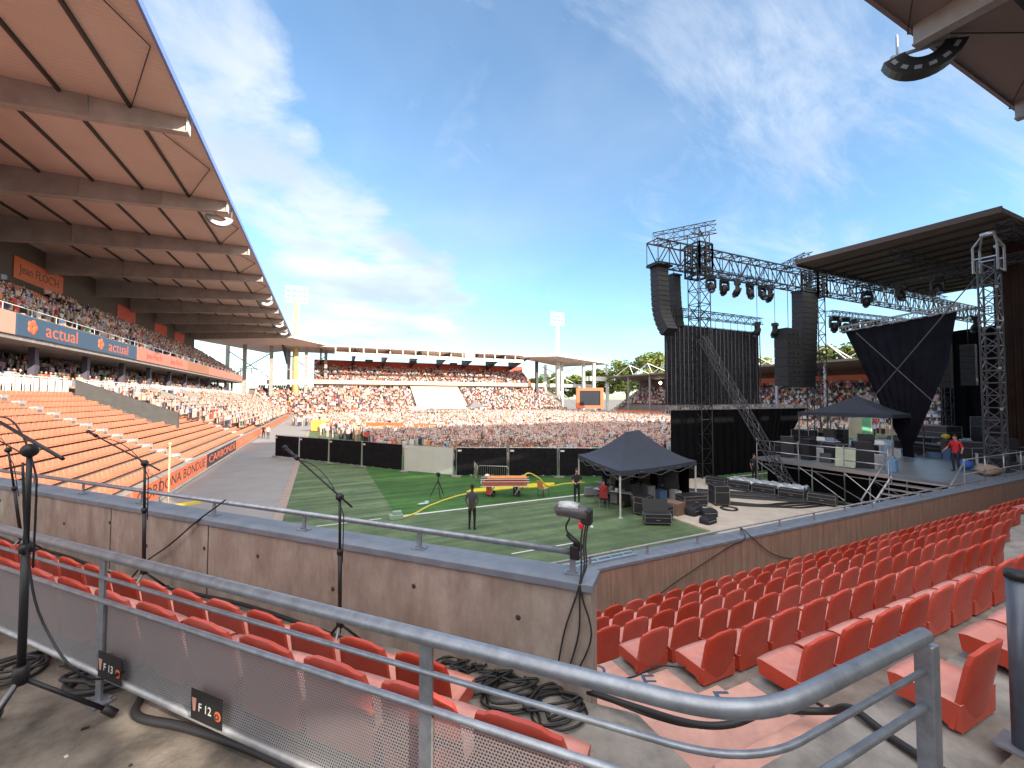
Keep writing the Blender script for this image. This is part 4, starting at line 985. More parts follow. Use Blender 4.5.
add_field(4200, 4, 46, 22, 60); add_field(2700, 0, 80, 58, 92); add_field(2300, -5, 80, 90, 128); add_field(500, 44, 80, 32, 60)
TOPS = [('white',(.54,.52,.50),22),('black',(.025,.025,.03),18),('navy blue',(.035,.05,.12),14),('pink',(.72,.36,.36),9),('red',(.60,.07,.06),8),('grey',(.28,.28,.30),8),('light blue',(.32,.45,.62),8),('orange',(.75,.28,.10),5),('beige',(.6,.48,.36),8),('green',(.10,.28,.14),2)]
wts = [t_[2] for t_ in TOPS]
ZN = ['seated in the lower left stand','seated in the upper left stand','seated in the shade under the left upper tier','seated in the far stand','seated in the right stand','standing on the pitch beyond the fence']
def shown(c): return (c[5] != 5 or c[0] < .52*c[1]+2) and c[5] in (0,1,2,5)
order = sorted(range(len(crowd)), key=lambda i: crowd[i][0]**2+crowd[i][1]**2 if shown(crowd[i]) else 1e9)
indiv = order[:290]; iset = set(indiv); tops = [rc.choices(range(len(TOPS)), wts)[0] if (q_[5] != 5 or rc.random() > .22) else 0 for q_ in crowd]
LEG = C_('dull_trousers', (.07,.07,.09)); pm_ = {}
def spectator(seated, k):
    key = (seated, k)
    if key in pm_: return pm_[key]
    me = body('spectator', C_(TOPS[k][0].replace(' ','_')+'_top', TOPS[k][1]), LEG, sit=bool(seated), fingers=False, sub=0,
              armL=[(.24,.14,.70),(.12,.34,.62)] if seated else ([(.26,.02,1.18),(.16,.22,1.25)] if k % 2 else None), armR=[(.24,.14,.70),(.12,.34,.62)] if seated else ([(.26,.10,1.45),(.18,.12,1.75)] if k % 3 == 0 else None))
    h = MB(); pz = .5 if seated else .95
    pm_[key] = me; me.materials.append([HAIR, mat('brown_hair', (.12,.06,.03), .7), mat('fair_hair', (.42,.28,.13), .7)][k % 3])
    for p in me.polygons:
        if p.center.z > pz+.77 or (p.center.z > pz+.66 and p.center.y < -.01): p.material_index = 4
    return me
for i in indiv:
    x, y, z, a, st, zn = crowd[i]; o = bpy.data.objects.new('spectator', spectator(st, tops[i])); COL.objects.link(o)
    o.location = (x, y, z-(.02 if st else 0)); o.rotation_euler = (0,0,R(a+rc.uniform(-15,15))); o.scale = (rc.uniform(.93,1.06),)*3
    tag(o, 'spectator in a %s top %s' % (TOPS[tops[i]][0], ZN[zn]), 'spectator', 'spectators '+ZN[zn])
vs = []; fs = []; cs = []
SKN = [(.60,.40,.32),(.54,.34,.27),(.28,.16,.11),(.66,.47,.38)]; HRC = [(.04,.03,.025),(.14,.08,.05),(.42,.30,.18),(.26,.16,.10),(.6,.58,.55)]
def lump(cx_, cy_, cz_, hx, hy, hz, ca, sa, top, col, oct_=False):
    k = len(vs)
    if oct_:
        for p in ((hx,0,0),(-hx,0,0),(0,hy,0),(0,-hy,0),(0,0,hz),(0,0,-hz)): vs.append((cx_+p[0]*ca-p[1]*sa, cy_+p[0]*sa+p[1]*ca, cz_+p[2]))
        for q in ((0,2,4),(2,1,4),(1,3,4),(3,0,4),(2,0,5),(1,2,5),(3,1,5),(0,3,5)): fs.append(tuple(k+i for i in q)); cs.append((col[1] if 4 in q and 3 in q else col[0], 3))
    else:
        for zq, sc in ((-hz,1),(hz,top)):
            for px_, py_ in ((-hx*sc,-hy),(hx*sc,-hy),(hx*sc,hy),(-hx*sc,hy)): vs.append((cx_+px_*ca-py_*sa, cy_+px_*sa+py_*ca, cz_+zq))
        for q in ((4,5,6,7),(0,1,5,4),(1,2,6,5),(2,3,7,6),(3,0,4,7)): fs.append(tuple(k+i for i in q)); cs.append((col, 4))
for i, (x, y, z, a, st, zn) in enumerate(crowd):
    if i in iset: continue
    a = R(a+rc.uniform(-30,30)); ca, sa = math.cos(a), math.sin(a); s_ = rc.uniform(.92,1.08)
    b_ = rc.uniform(.85,1.15); b_ *= (1.0 if zn != 5 else 1.25); c = tuple(min(.85, q*b_+(.03 if zn == 5 else 0)) for q in TOPS[tops[i]][1]); sk = rc.choice(SKN); hc = rc.choice(HRC)  # pitch crowd's clothes brightened in colour, making up for missing light
    h0 = .42 if st else .85*s_
    if not st: lump(x, y, z+.43*s_, .15, .10, .43*s_, ca, sa, 1.0, rc.choice(((.05,.06,.10),(.03,.03,.03),(.35,.3,.25),(.45,.28,.2))))
    else: lump(x-sa*.22, y+ca*.22, z+.42, .17, .25, .09, ca, sa, 1, rc.choice(((.05,.06,.10),(.03,.03,.03),(.45,.28,.2))))
    lump(x, y, z+h0+.30, .16, .11, .30, ca, sa, 1.25, c)
    for q in (-1, 1):
        up_ = (not st) and rc.random() < .16
        lump(x+q*.23*ca-.05*sa, y+q*.23*sa+.05*ca, z+h0+(.62 if up_ else .30), .045, .05, .25, ca, sa, 1, sk if rc.random() < .6 else c)
    lump(x, y, z+h0+.74, .10, .11, .14, ca, sa, 1, (sk, hc), True)
me = bpy.data.meshes.new('crowd'); me.from_pydata(vs, [], fs); M_cr = mat('crowd_clothes', (.5,.5,.5), .85, attr='cloth'); me.materials.append(M_cr)
ca_ = me.color_attributes.new('cloth', 'FLOAT_COLOR', 'CORNER'); buf = []
for c, n_ in cs: buf += (list(c)+[1])*n_
ca_.data.foreach_set('color', buf); cr_o = bpy.data.objects.new('crowd', me); COL.objects.link(cr_o)
tag(cr_o, 'dense far-off crowd filling the pitch and the stands around it', 'crowd', kind='stuff')

# ---------------------------------------------------------------- fence across the pitch
M_net = mat('black_mesh_netting', (.018,.018,.022), .95, var=.4, vscale=3, spec=.05)
M_sheet = mat('white_sheet', (.62,.65,.62), .8, var=.08, vscale=1)
def fence_panel(a, b_, mt_, lab, grp):
    a = Vector(a); b_ = Vector(b_); L_ = (b_-a).length; rz = math.atan2((b_-a).y, (b_-a).x)
    o = empty('fence_panel', (a.x,a.y,0), rz, lab, 'fence panel', grp)
    m = MB()
    for x in (.06, L_-.06): m.bar((x,0,.02),(x,0,2.08),.025,6)
    for z in (.15, 2.06): m.bar((.06,0,z),(L_-.06,0,z),.022,6)
    for i in range(1, 7): m.bar((L_*i/7,0.01,.15),(L_*i/7,0.01,2.06),.006)
    m.build('frame', M_alu, o)
    m = MB(); n = 14; k0 = 0
    for i in range(n+1):
        x = .09+(L_-.18)*i/n; w_ = .025*math.sin(i*2.1)+.012*math.sin(i*5.3)
        m.v += [Vector((x,-.035+w_,.14)), Vector((x,-.035-w_*.5,2.02)), Vector((x,-.028+w_,.14)), Vector((x,-.028-w_*.5,2.02))]
    for i in range(n): k = i*4; m.face([k,k+4,k+5,k+1], True); m.face([k+2,k+3,k+7,k+6], True)
    m.build('covering', mt_, o)
    for x in (.06,): MB().box(x-.34,x+.34,-.11,.11,0,.13).build('foot', M_conc, o, bevel=.02)
    MB().box(.15,.42,-.07,-.062,1.78,1.9).build('clip_label', M_white, o)
    return o
FP = [(-3.74,44.43),(-1.6,41.45),(.75,38.2),(3.1,35.0),(5.66,31.45)]
nm = ['leftmost black-covered fence panel beside the grey track','second black-covered fence panel from the grey track','third black-covered fence panel from the grey track','black-covered fence panel left of the white one']
for i in range(4): fence_panel((*FP[i],0), (*FP[i+1],0), M_net, nm[i], 'black-covered fence panels')
fence_panel((5.70,31.4,0), (8.55,28.0,0), M_sheet, 'fence panel covered with a white sheet between the black ones', 'fence panels')
FQ = [(8.62,27.9),(11.9,26.3),(15.0,24.72),(18.1,23.1),(21.0,21.6)]
nm = ['black-covered fence panel right of the white one, behind the steel barrier','black-covered fence panel behind the orange stretcher cart','black-covered fence panel behind the canopy left edge','black-covered fence panel hidden mostly behind the canopy']
for i in range(4): fence_panel((*FQ[i],0), (*FQ[i+1],0), M_net, nm[i], 'black-covered fence panels')
# boards and tents in the crowd
panel('barrier_board', 3, 0, 0, 0, 1, M_or, 'x') if False else None
def fboard(x0, y0, x1, y1, h, m_, lab, zb=.1):
    a = Vector((x0,y0,0)); d = Vector((x1-x0,y1-y0,0)); o = empty('barrier_board', a, math.atan2(d.y,d.x), lab, 'barrier', 'coloured barriers in the crowd')
    n = max(2, int(d.length/2)); 
    for i in range(n): MB().box(d.length*i/n+.03,d.length*(i+1)/n-.03,-.05,.05,zb,h).build('panel', m_, o)
    m = MB()
    for i in range(n+1): m.box(d.length*i/n-.04,d.length*i/n+.04,-.3,.3,0,.08)
    m.build('foot', M_dark, o)
fboard(5.8,60.5,10.6,58.5,2.1, mat('bright_orange_board', (.78,.16,.06), .6), 'wide orange-red barrier in the crowd above the black fence')
fboard(11.9,58.2,14.9,57.0,1.9, MATS['bright_orange_board'], 'narrower orange-red barrier just right of the wide one')
fboard(-1.3,75.5,1.4,75.0,1.9, mat('yellow_board', (.75,.42,.08), .6), 'yellow barrier at the far left edge of the crowd')
def tent_small(x, y, w_, h, lab, m_):
    t = empty('marquee', (x,y,0), R(8), lab, 'marquee', 'marquees in the far crowd')
    m = MB(); b_ = len(m.v); m.v += [Vector(q) for q in ((-w_,-w_*.6,h*.6),(w_,-w_*.6,h*.6),(w_,w_*.6,h*.6),(-w_,w_*.6,h*.6),(0,0,h))]
    for q in ((0,1,4),(1,2,4),(2,3,4),(3,0,4)): m.face([b_+i for i in q])
    m.build('canopy', m_, t)
    for sx in (-1,1):
        for sy in (-1,1): m2 = MB().box(sx*w_-.06,sx*w_+.06,sy*w_*.6-.06,sy*w_*.6+.06,0,h*.62).build('leg', M_alu, t)
tent_small(31, 108, 4.6, 4.6, 'white pointed marquee standing in the far crowd', M_white)
tent_small(39.5, 110, 2.6, 4.8, 'grey pointed marquee right of the white one in the far crowd', mat('grey_canvas', (.16,.15,.16), .8))
tent_small(24.5, 112, 3, 3.8, 'low pale marquee left of the white one in the far crowd', mat('pale_canvas', (.5,.48,.45), .8))

# ---------------------------------------------------------------- things on the grass
b0 = empty('crowd_barrier', (9.35,25.5,0), R(-35), 'pair of steel crowd barriers folded open in front of the black fence', 'barrier')
def barrier_half(rz, nm_):
    m = MB(); Mx = Matrix.Rotation(rz, 4, 'Z')
    P = lambda x, z: Mx @ Vector((x,0,z))
    m.tube([P(.05,.2),P(.05,1.0),P(.15,1.1),P(1.95,1.1),P(2.05,1.0),P(2.05,.2),P(.05,.2)], .022, 6)
    for i in range(1, 16): m.bar(P(.05+i*.125,.2),P(.05+i*.125,1.1),.008)
    for x in (.3, 1.8):
        m.bar(Mx@Vector((x,-.3,0)),P(x,.2),.018).bar(Mx@Vector((x,.3,0)),P(x,.2),.018)
    m.build(nm_, M_alu, b0)
barrier_half(0, 'barrier_section'); barrier_half(R(112), 'barrier_section')
tp = empty('tripod', (6.02,22.73,.0), 0, 'black camera tripod standing on the dark green grass', 'tripod')
m = MB()
MB().tube([(0,0,.75),(0,0,1.15)], .03, 8).build('centre_column', M_black, tp)
for a in (30, 150, 270): MB().tube([(0,0,.95),(.45*math.cos(R(a)),.45*math.sin(R(a)),.01)], [.03,.018], 6).build('leg', M_black, tp)
MB().box(-.08,.08,-.14,.14,1.15,1.34).bar((0,-.14,1.2),(.05,-.4,1.05),.015).build('head', M_black, tp, bevel=.01)
# orange stretcher cart
st = empty('stretcher_cart', (9.5,21.4,.0), R(-24), 'orange and red wheeled cart piled with folded stretchers on the grass', 'cart')
M_str = mat('striped_orange', (.66,.22,.10), .7, dark=(.30,.04,.05), vscale=9, stretch=(.3,1,6)); M_rd = mat('red_bag', (.55,.05,.04), .6)
k = MB().box(-1.25,1.25,-.32,.32,.62,.84).build('lower_stretcher', M_str, st, bevel=.03)
MB().box(-1.15,1.2,-.28,.28,.86,.97).build('middle_stretcher', M_rd, st, bevel=.03)
MB().box(-1.0,1.22,-.30,.30,.99,1.08).build('upper_stretcher', mat('bright_orange_cloth', (.80,.30,.08), .7), st, bevel=.03)
m = MB()
for z in (.6, .85, .98):
    for y in (-.34, .34): m.bar((-1.35,y,z),(1.35,y,z),.018,6)
m.build('carrying_bar', M_alu, st)
for x in (-.75, .65):
    m = MB(); m.bar((x-.15,-.28,.6),(x+.1,-.28,.12),.02,6).bar((x-.15,.28,.6),(x+.1,.28,.12),.02,6).bar((x+.2,-.28,.6),(x-.1,-.28,.12),.02,6).bar((x+.2,.28,.6),(x-.1,.28,.12),.02,6).build('leg_frame', M_alu, st)
    for y in (-.28, .28):
        MB().tube([(x+.1,y-.03,.12),(x+.1,y+.03,.12)], .11, 12).build('wheel', M_rub, st)
MB().box(-1.05,-.75,-.25,.2,.12,.58).build('red_bag', M_rd, st, bevel=.04)
MB().box(.45,.7,-.25,.25,.12,.5).build('black_bag', M_black, st, bevel=.04)
MB().ball((-1.0,0,1.13), .16, .2, .1).build('folded_blanket', M_white, st)
m = MB(); pts = [(1.75*math.cos(a/20*6.283)*(1+.08*math.sin(a*1.9)), .5*math.sin(a/20*6.283)) for a in range(20)]
m.poly(pts, 0, .05); o = m.build('hose_pile', mat('bright_yellow', (.85,.68,.03), .5)); o.location = (9.6,23.2,.015); tag(o, 'flat yellow pad lying left behind the orange cart', 'mat')
m = MB(); m.poly([(x*.8, y) for x, y in pts], 0, .05); o = m.build('hose_pile', MATS['bright_yellow']); o.location = (12.3,23.0,.015); tag(o, 'flat yellow pad lying between the cart and the wooden chair', 'mat')
ch = empty('wooden_chair', (11.4,20.4,.0), R(-70), 'pale orange chair standing alone on the grass by the white line', 'chair')
M_wood = mat('orange_wood', (.62,.30,.13), .5)
MB().hexa([(-.23,-.22,.43),(.23,-.22,.43),(.23,.24,.46),(-.23,.24,.46),(-.23,-.22,.47),(.23,-.22,.47),(.23,.24,.5),(-.23,.24,.5)]).build('seat', M_wood, ch, bevel=.01)
MB().hexa([(-.22,-.22,.48),(.22,-.22,.48),(.22,-.19,.48),(-.22,-.19,.48),(-.21,-.34,.92),(.21,-.34,.92),(.21,-.31,.92),(-.21,-.31,.92)]).build('backrest', M_wood, ch, bevel=.01)
for x in (-.2,.2):
    for y in (-.2,.2): MB().bar((x,y,.44),(x*1.15,y*1.2,.01),.016,6).build('leg', M_dark, ch)
M_yel = mat('yellow_hose', (.80,.68,.10), .5)
cable('hose', [(3.4,19.3,.05),(4.1,19.75,.05),(5.0,20.8,.05),(6.1,21.7,.05),(7.2,22.4,.05),(8.2,22.7,.05)], .045, 'yellow hose curving across the grass towards the orange cart', 'hose', m=M_yel)
cable('hose', [(11.2,22.6,.06),(11.1,22.5,.6),(11.5,22.4,.95),(12.2,22.3,.6),(12.8,22.3,.08),(14.2,22.6,.05),(15.6,22.4,.05)], .04, 'yellow hose arching up behind the wooden chair', 'hose', m=M_yel)
MB_o = MB().box(-.3,.3,-.2,.2,0,.22).box(-.15,.25,-.12,.12,.22,.36).build('cable_reel_box', mat('pale_green_case', (.30,.42,.34), .5), bevel=.03); MB_o.location = (3.2,19.4,.012); tag(MB_o, 'small pale green box at the end of the yellow hose', 'box')
m = MB().ball((4.9,21.4,.06), .35, .14, .05, 8, 4).ball((5.1,21.5,.1), .14, .1, .07, 8, 4); tag(m.build('plastic_sheet', mat('pale_blue_plastic', (.45,.6,.68), .4)), 'crumpled pale blue plastic scrap on the dark grass', 'scrap')
m = MB().ball((10.5,14.6,.04), .07, n=8, m=6); tag(m.build('ball', M_white), 'tiny white ball lying on the grass behind the wrapped camera', 'ball')
# ladder-like pale frame lying on the right wall coping
m = MB(); a = Vector((3.9,7.22,2.06))
for y in (0, .16): m.bar(a+Vector((0,y,0)), a+Vector((2.5,y+.02,0)), .018)
for i in range(7): m.bar(a+Vector((.1+i*.35,0,0)), a+Vector((.1+i*.35,.17,0)), .014)
tag(m.build('lying_ladder', mat('pale_blue_metal', (.45,.58,.70), .4, .3)), 'pale blue metal frame lying on the brown wall top near the corner', 'frame')

# ---------------------------------------------------------------- dark canopy and what stands under it
CA, CB, CC, CD = Vector((12.5,15.2,0)), Vector((18.3,16.0,0)), Vector((19.4,21.6,0)), Vector((14.0,20.8,0))
ct = empty('canopy_tent', (16,18.4,0), 0, 'large dark navy pop-up canopy on the grass by the beige floor', 'canopy')
def rel(p): return Vector(p)-Vector((16,18.4,0))
M_can = mat('dark_canopy_cloth', (.045,.055,.08), .85, var=.15, vscale=2)
R1, R2 = Vector((15.3,18.1,3.62)), Vector((17.0,18.9,3.62)); m = MB(); n = 8
def can_side(a, b_, r1, r2):
    k = len(m.v)
    for j in range(n+1):
        t = j/n; zt_ = 2.15+(3.62-2.15)*(t**1.55)
        for i in range(n+1):
            s_ = i/n; lo = Vector(a).lerp(Vector(b_), s_); hi = Vector(r1).lerp(Vector(r2), s_); p = lo.lerp(hi, t); p.z = zt_-.06*math.sin(math.pi*s_)*(1-t); m.v.append(rel(p))
    for j in range(n):
        for i in range(n): q = k+j*(n+1)+i; m.face([q,q+1,q+n+2,q+n+1], True)
can_side(CA,CB,R1,R2); can_side(CB,CC,R2,R2); can_side(CC,CD,R2,R1); can_side(CD,CA,R1,R1)
m.build('canopy_top', M_can, ct)
m = MB()
for a, b_ in ((CA,CB),(CB,CC),(CC,CD),(CD,CA)):
    k = len(m.v)
    for i in range(13):
        t = i/12; p = rel(a.lerp(b_, t)); zt_ = 2.15-.06*math.sin(math.pi*t); m.v += [Vector((p.x,p.y,zt_)), Vector((p.x*1.005,p.y*1.005,zt_-.22-.03*math.sin(i*1.7)))]
    for i in range(12): q = k+i*2; m.face([q,q+1,q+3,q+2])
m.build('valance', M_can, ct)
for c in (CA,CB,CC,CD):
    p = rel(c)*.985; MB().box(p.x-.03,p.x+.03,p.y-.03,p.y+.03,0,2.13).box(p.x-.09,p.x+.09,p.y-.09,p.y+.09,0,.02).build('leg', M_pwhite, ct)
m = MB()
for a, b_ in ((CA,CB),(CB,CC),(CC,CD),(CD,CA)):
    for i in range(4): p, q = rel(a.lerp(b_, i/4)), rel(a.lerp(b_, (i+1)/4)); p.z = 2.0; q.z = 1.7; p2, q2 = p.copy(), q.copy(); p2.z, q2.z = 1.7, 2.0; m.bar(p,q,.012).bar(p2,q2,.012)
m.build('scissor_frame', M_galvd, ct)
m = MB(); dv = [(16.2,21.0),(17.8,21.25),(19.15,21.3),(18.95,19.4),(18.6,17.6),(18.35,16.5)]
for i in range(len(dv)-1):
    for jj in range(4):
        a = Vector(dv[i]).lerp(Vector(dv[i+1]), jj/4); b_ = Vector(dv[i]).lerp(Vector(dv[i+1]), (jj+1)/4); off = .04*(-1)**jj
        m.hexa([(a.x-16,a.y-18.4+off,.08),(b_.x-16,b_.y-18.4-off,.08),(b_.x-16,b_.y-18.36-off,.08),(a.x-16,a.y-18.36+off,.08),(a.x-16,a.y-18.4+off,2.0),(b_.x-16,b_.y-18.4-off,2.0),(b_.x-16,b_.y-18.36-off,2.0),(a.x-16,a.y-18.36+off,2.0)])
m.build('side_curtain', M_cloth, ct)
def table(loc, rz, w_, d_, h, lab, mt_=None):
    t = empty('folding_table', loc, rz, lab, 'table', 'tables')
    MB().box(-w_/2,w_/2,-d_/2,d_/2,h-.035,h).build('table_top', mt_ or mat('pale_table_top', (.45,.50,.55), .5), t, bevel=.008)
    for x in (-1,1):
        for y in (-1,1): MB().bar((x*(w_/2-.1),y*(d_/2-.07),h-.035),(x*(w_/2-.06),y*(d_/2-.05),0),.015,6).build('leg', M_galvd, t)
    return t
table((13.9,17.2,.012), R(-62), 2.2, .8, .75, 'pale table under the left side of the dark canopy')
table((15.5,19.3,.012), R(10), 2.4, .8, .75, 'second pale table at the back under the dark canopy')
def monitor(loc, rz, lab, w_=.55, h=.33, em=None):
    t = empty('monitor', loc, rz, lab, 'monitor', 'monitors under the dark canopy')
    MB().box(-w_/2,w_/2,-.02,.02,.12,.12+h).build('housing', M_black, t, bevel=.006)
    MB().box(-w_/2+.02,w_/2-.02,-.024,-.021,.14,.10+h).build('screen', em or mat('dim_screen', (.05,.06,.08), .25), t)
    MB().box(-.12,.12,-.09,.09,0,.012).bar((0,0,.01),(0,.01,.14),.02,6).build('stand', M_black, t)
monitor((13.7,17.9,.765), R(30), 'black monitor at the far end of the table left under the canopy'); monitor((14.1,17.4,.765), R(35), 'black monitor in the middle of the table left under the canopy')
monitor((14.9,19.3,.765), R(-10), 'black monitor at the left of the back table under the canopy'); monitor((16.2,19.5,.765), R(-25), 'lit white screen at the back of the dark canopy', .5, .32, mat('lit_screen', (.7,.75,.8), .4, emit=(.8,.9,1,.8)))
def case(loc, rz, w_, d_, h, lab, lidm=None, open_=False):
    c = empty('flight_case', loc, rz, lab, 'flight case', 'flight cases and boxes on the ground')
    MB().box(-w_/2,w_/2,-d_/2,d_/2,.10,h).build('body', lidm or mat('case_black', (.025,.025,.03), .45, var=.3, vscale=5), c, bevel=.012)
    m = MB()
    for x in (-1,1):
        for y in (-1,1): m.bar((x*w_/2,y*d_/2,.1),(x*w_/2,y*d_/2,h),.016)
    for z in (.11, h-.01, h*.68):
        m.bar((-w_/2,-d_/2,z),(w_/2,-d_/2,z),.012).bar((-w_/2,d_/2,z),(w_/2,d_/2,z),.012).bar((-w_/2,-d_/2,z),(-w_/2,d_/2,z),.012).bar((w_/2,-d_/2,z),(w_/2,d_/2,z),.012)
    m.build('edge_trim', M_galvd, c)
    for x in (-1,1):
        for y in (-1,1): MB().tube([(x*(w_/2-.08)-.02,y*(d_/2-.08),.05),(x*(w_/2-.08)+.02,y*(d_/2-.08),.05)], .05, 8).build('caster', M_rub, c)
    MB().box(-.09,.09,-d_/2-.02,-d_/2-.002,h*.45,h*.5).build('handle', M_galv, c)
    if open_: MB().hexa([(-w_/2,d_/2-.02,h),(w_/2,d_/2-.02,h),(w_/2,d_/2+.03,h),(-w_/2,d_/2+.03,h),(-w_/2,d_/2+.18,h+.5),(w_/2,d_/2+.18,h+.5),(w_/2,d_/2+.23,h+.5),(-w_/2,d_/2+.23,h+.5)]).build('open_lid', M_black, c)
    return c
case((14.0,15.3,.012), R(20), .9, .55, .85, 'tall black flight case in front of the canopy, left of the brown box', open_=True)
case((13.35,13.8,.012), R(-30), 1.1, .45, .5, 'open black case lying nearest the brown wall on the grass', open_=True)
case((14.3,14.3,.012), R(10), .6, .5, .6, 'black case with items between the open case and the brown box')
bxx = MB().box(-.35,.35,-.3,.3,0,.6).box(-.36,.36,-.02,.02,.6,.605).build('cardboard_box', mat('brown_cardboard', (.24,.15,.11), .8), bevel=.01); bxx.location = (15.2,14.5,.02); bxx.rotation_euler = (0,0,R(12)); tag(bxx, 'brown cardboard box among the black bags before the canopy', 'box')
def bag(loc, rz, w_, d_, h, lab, mt_=None):
    b_ = empty('equipment_bag', loc, rz, lab, 'bag', 'black bags by the canopy'); m = MB(); m.ball((0,0,h*.46), 1, 1, 1, 20, 12)
    for i_, v in enumerate(m.v):
        q = v-Vector((0,0,h*.46)); e_ = lambda c: math.copysign(abs(c)**.45, c); v.x = w_/2*e_(q.x); v.y = d_/2*e_(q.y); v.z = max(0, h*.46+h*.46*e_(q.z)+.03*math.sin(i_*1.9)*(q.z > .3))
    m.build('body', mt_ or mat('bag_nylon', (.02,.022,.03), .7, var=.4, vscale=9, bump=.5), b_)
    MB().box(-w_*.46,w_*.46,-d_*.52,-d_*.49,h*.55,h*.6).build('zip', M_galvd, b_); MB().tube([(-w_*.25,-d_*.3,h*.85),(-w_*.15,-d_*.1,h*1.15),(w_*.15,-d_*.1,h*1.15),(w_*.25,-d_*.3,h*.85)], .018, 6).build('handle', M_rub, b_)
bag((15.9,14.1,.012), R(15), .9, .55, .5, 'large black bag right of the brown cardboard box'); bag((16.3,13.6,.012), R(-20), .7, .5, .42, 'black bag with pale label beside the beige floor edge')
bag((15.4,12.9,.012), R(10), .8, .5, .34, 'low black bag on the grass closest to the brown wall'); bag((14.6,16.2,.012), R(60), .8, .6, .6, 'black bag in the shade under the canopy front edge')
case((17.1,15.3,.07), R(-12), 1.3, .8, .55, 'low black flight case on the beige floor in front of the canopy')
case((18.6,14.9,.07), R(60), .9, .7, 1.0, 'tall black case leaning by the right leg of the canopy')
case((16.6,19.9,.07), R(5), 1.4, .7, 1.0, 'black rack case at the back under the canopy, below the lit screen'); case((17.6,18.8,.07), R(15), 1.0, .7, 1.2, 'black rack case beside the side curtain under the canopy')
case((14.9,18.2,.07), R(-5), .7, .6, 1.15, 'black rack case between the two tables under the canopy')
for i, (x, y) in enumerate(((12.95,16.9),(15.2,18.4))):
    chx = empty('folding_chair', (x,y,.012), R(-55 if i == 0 else 160), ['folding chair under the person in the red top','empty black chair between the tables under the canopy'][i], 'chair', 'chairs under the canopy')
    MB().box(-.22,.22,-.2,.22,.43,.46).build('seat', M_black, chx); MB().box(-.22,.22,-.24,-.21,.55,.88).build('backrest', mat('maroon_fabric', (.25,.03,.03), .8) if i == 0 else M_black, chx)
    for sx in (-.21,.21):
        for sy in (-.2,.2): MB().bar((sx,sy,.44),(sx,sy*1.2,0),.013,6).build('leg', M_galvd, chx)

# ---------------------------------------------------------------- cables and ramps on the beige floor
for i, (a, b_) in enumerate((((18.6,18.9),(24.0,13.8)),((18.2,17.9),(24.6,11.9)))):
    a = Vector((*a,.075)); b_ = Vector((*b_,.075)); d = (b_-a); o = empty('cable_ramp', a, math.atan2(d.y,d.x), ['black cable ramp crossing the beige floor below the tower','second black cable ramp, nearer the brown wall'][i], 'cable ramp', 'cable ramps')
    n_ = int(d.length/.9)
    for k in range(n_): MB().hexa([(k*.9,-.3,0),(k*.9+.88,-.3,0),(k*.9+.88,.3,0),(k*.9,.3,0),(k*.9,-.16,.10),(k*.9+.88,-.16,.10),(k*.9+.88,.16,.10),(k*.9,.16,.10)]).build('section', M_rub, o)
rd = random.Random(5)
for i in range(7):
    y0 = 16.2-i*.16; cable('cable', [(17.5+.1*i,y0+.6,.09),(19.2,y0-1.0+rd.uniform(-.1,.1),.09),(20.4+.1*i,y0-2.3,.09),(21.6,y0-2.6+rd.uniform(-.1,.1),.09),(23.2,y0-2.9,.09),(24.4,y0-3.2,.09)], .028, 'black cable, %s of the bundle fanning over the beige floor' % nth(i), group='cables on the beige floor')
coil((18.2,14.0,0), .38, 3, .07, .02, 'loose black cable coil on the beige floor before the tall case', seed=33)
for i in range(5):
    case((22.3+.25*i,18.0-1.35*i,.07), R(-72), 1.15, .5, .55, '%s black flight case in the row along the stage foot, counted from the drape' % ORD[i])
m = MB(); nu_s, nv_s = 12, 34
for sd in (0, -.012):
    for j in range(nv_s+1):
        for i in range(nu_s+1):
            u, v = i/nu_s-.5, j/nv_s
            m.v.append(Vector((22.75+1.15*v*.9+u*.75+rd.uniform(-.02,.02), 17.2-3.6*v+rd.uniform(-.03,.03), .70-.9*max(0,abs(u)-.30)+.07*math.sin(j*1.3+i)+.05*math.sin(i*2.1-j*.7)+rd.uniform(-.015,.015)+sd)))
for j in range(nv_s):
    for i in range(nu_s):
        for b_ in (0, (nu_s+1)*(nv_s+1)): q = b_+j*(nu_s+1)+i; m.face([q,q+1,q+nu_s+2,q+nu_s+1], True)
tag(m.build('plastic_sheet', mat('silvery_plastic', (.5,.55,.6), .25, .2, var=.4, vscale=12, bump=.8)), 'crumpled silvery plastic sheet heaped over the row of flight cases', 'sheet')

# ---------------------------------------------------------------- stage
M_deck = mat('stage_deck', (.20,.22,.25), .35, var=.25, vscale=.8)
sg = empty('stage', (40,12,0), 0, 'raised concert stage with grey deck on scaffolding at the right', 'stage')
su = under((40,12,0))
su(MB().box(24.2,31,7.6,16.8,1.78,1.90).box(31.002,56,7.6,20,1.78,1.90), 'deck', M_deck, sg)
m = MB()
for y in (7.8,9.6,11,13.6,16.4): m.bar((24.25,y,0),(24.25,y,1.78),.03,6).bar((26.6,y,0),(26.6,y,1.78),.03,6).bar((24.25,y,1.6),(26.6,y,.2),.022)
for y in (8.4,11,13.6): m.bar((24.25,y,.3),(24.25,y+2.6,1.6),.022).bar((24.25,y,.2),(24.25,y+2.6,.2),.022).bar((24.25,y,1.55),(24.25,y+2.6,1.55),.03)
su(m, 'scaffold_leg', M_galvd, sg)
su(MB().box(25.2,25.26,7.62,16.7,.02,1.76), 'under_deck_shade', M_cloth, sg)  # added black sheet standing in for the shade under the deck
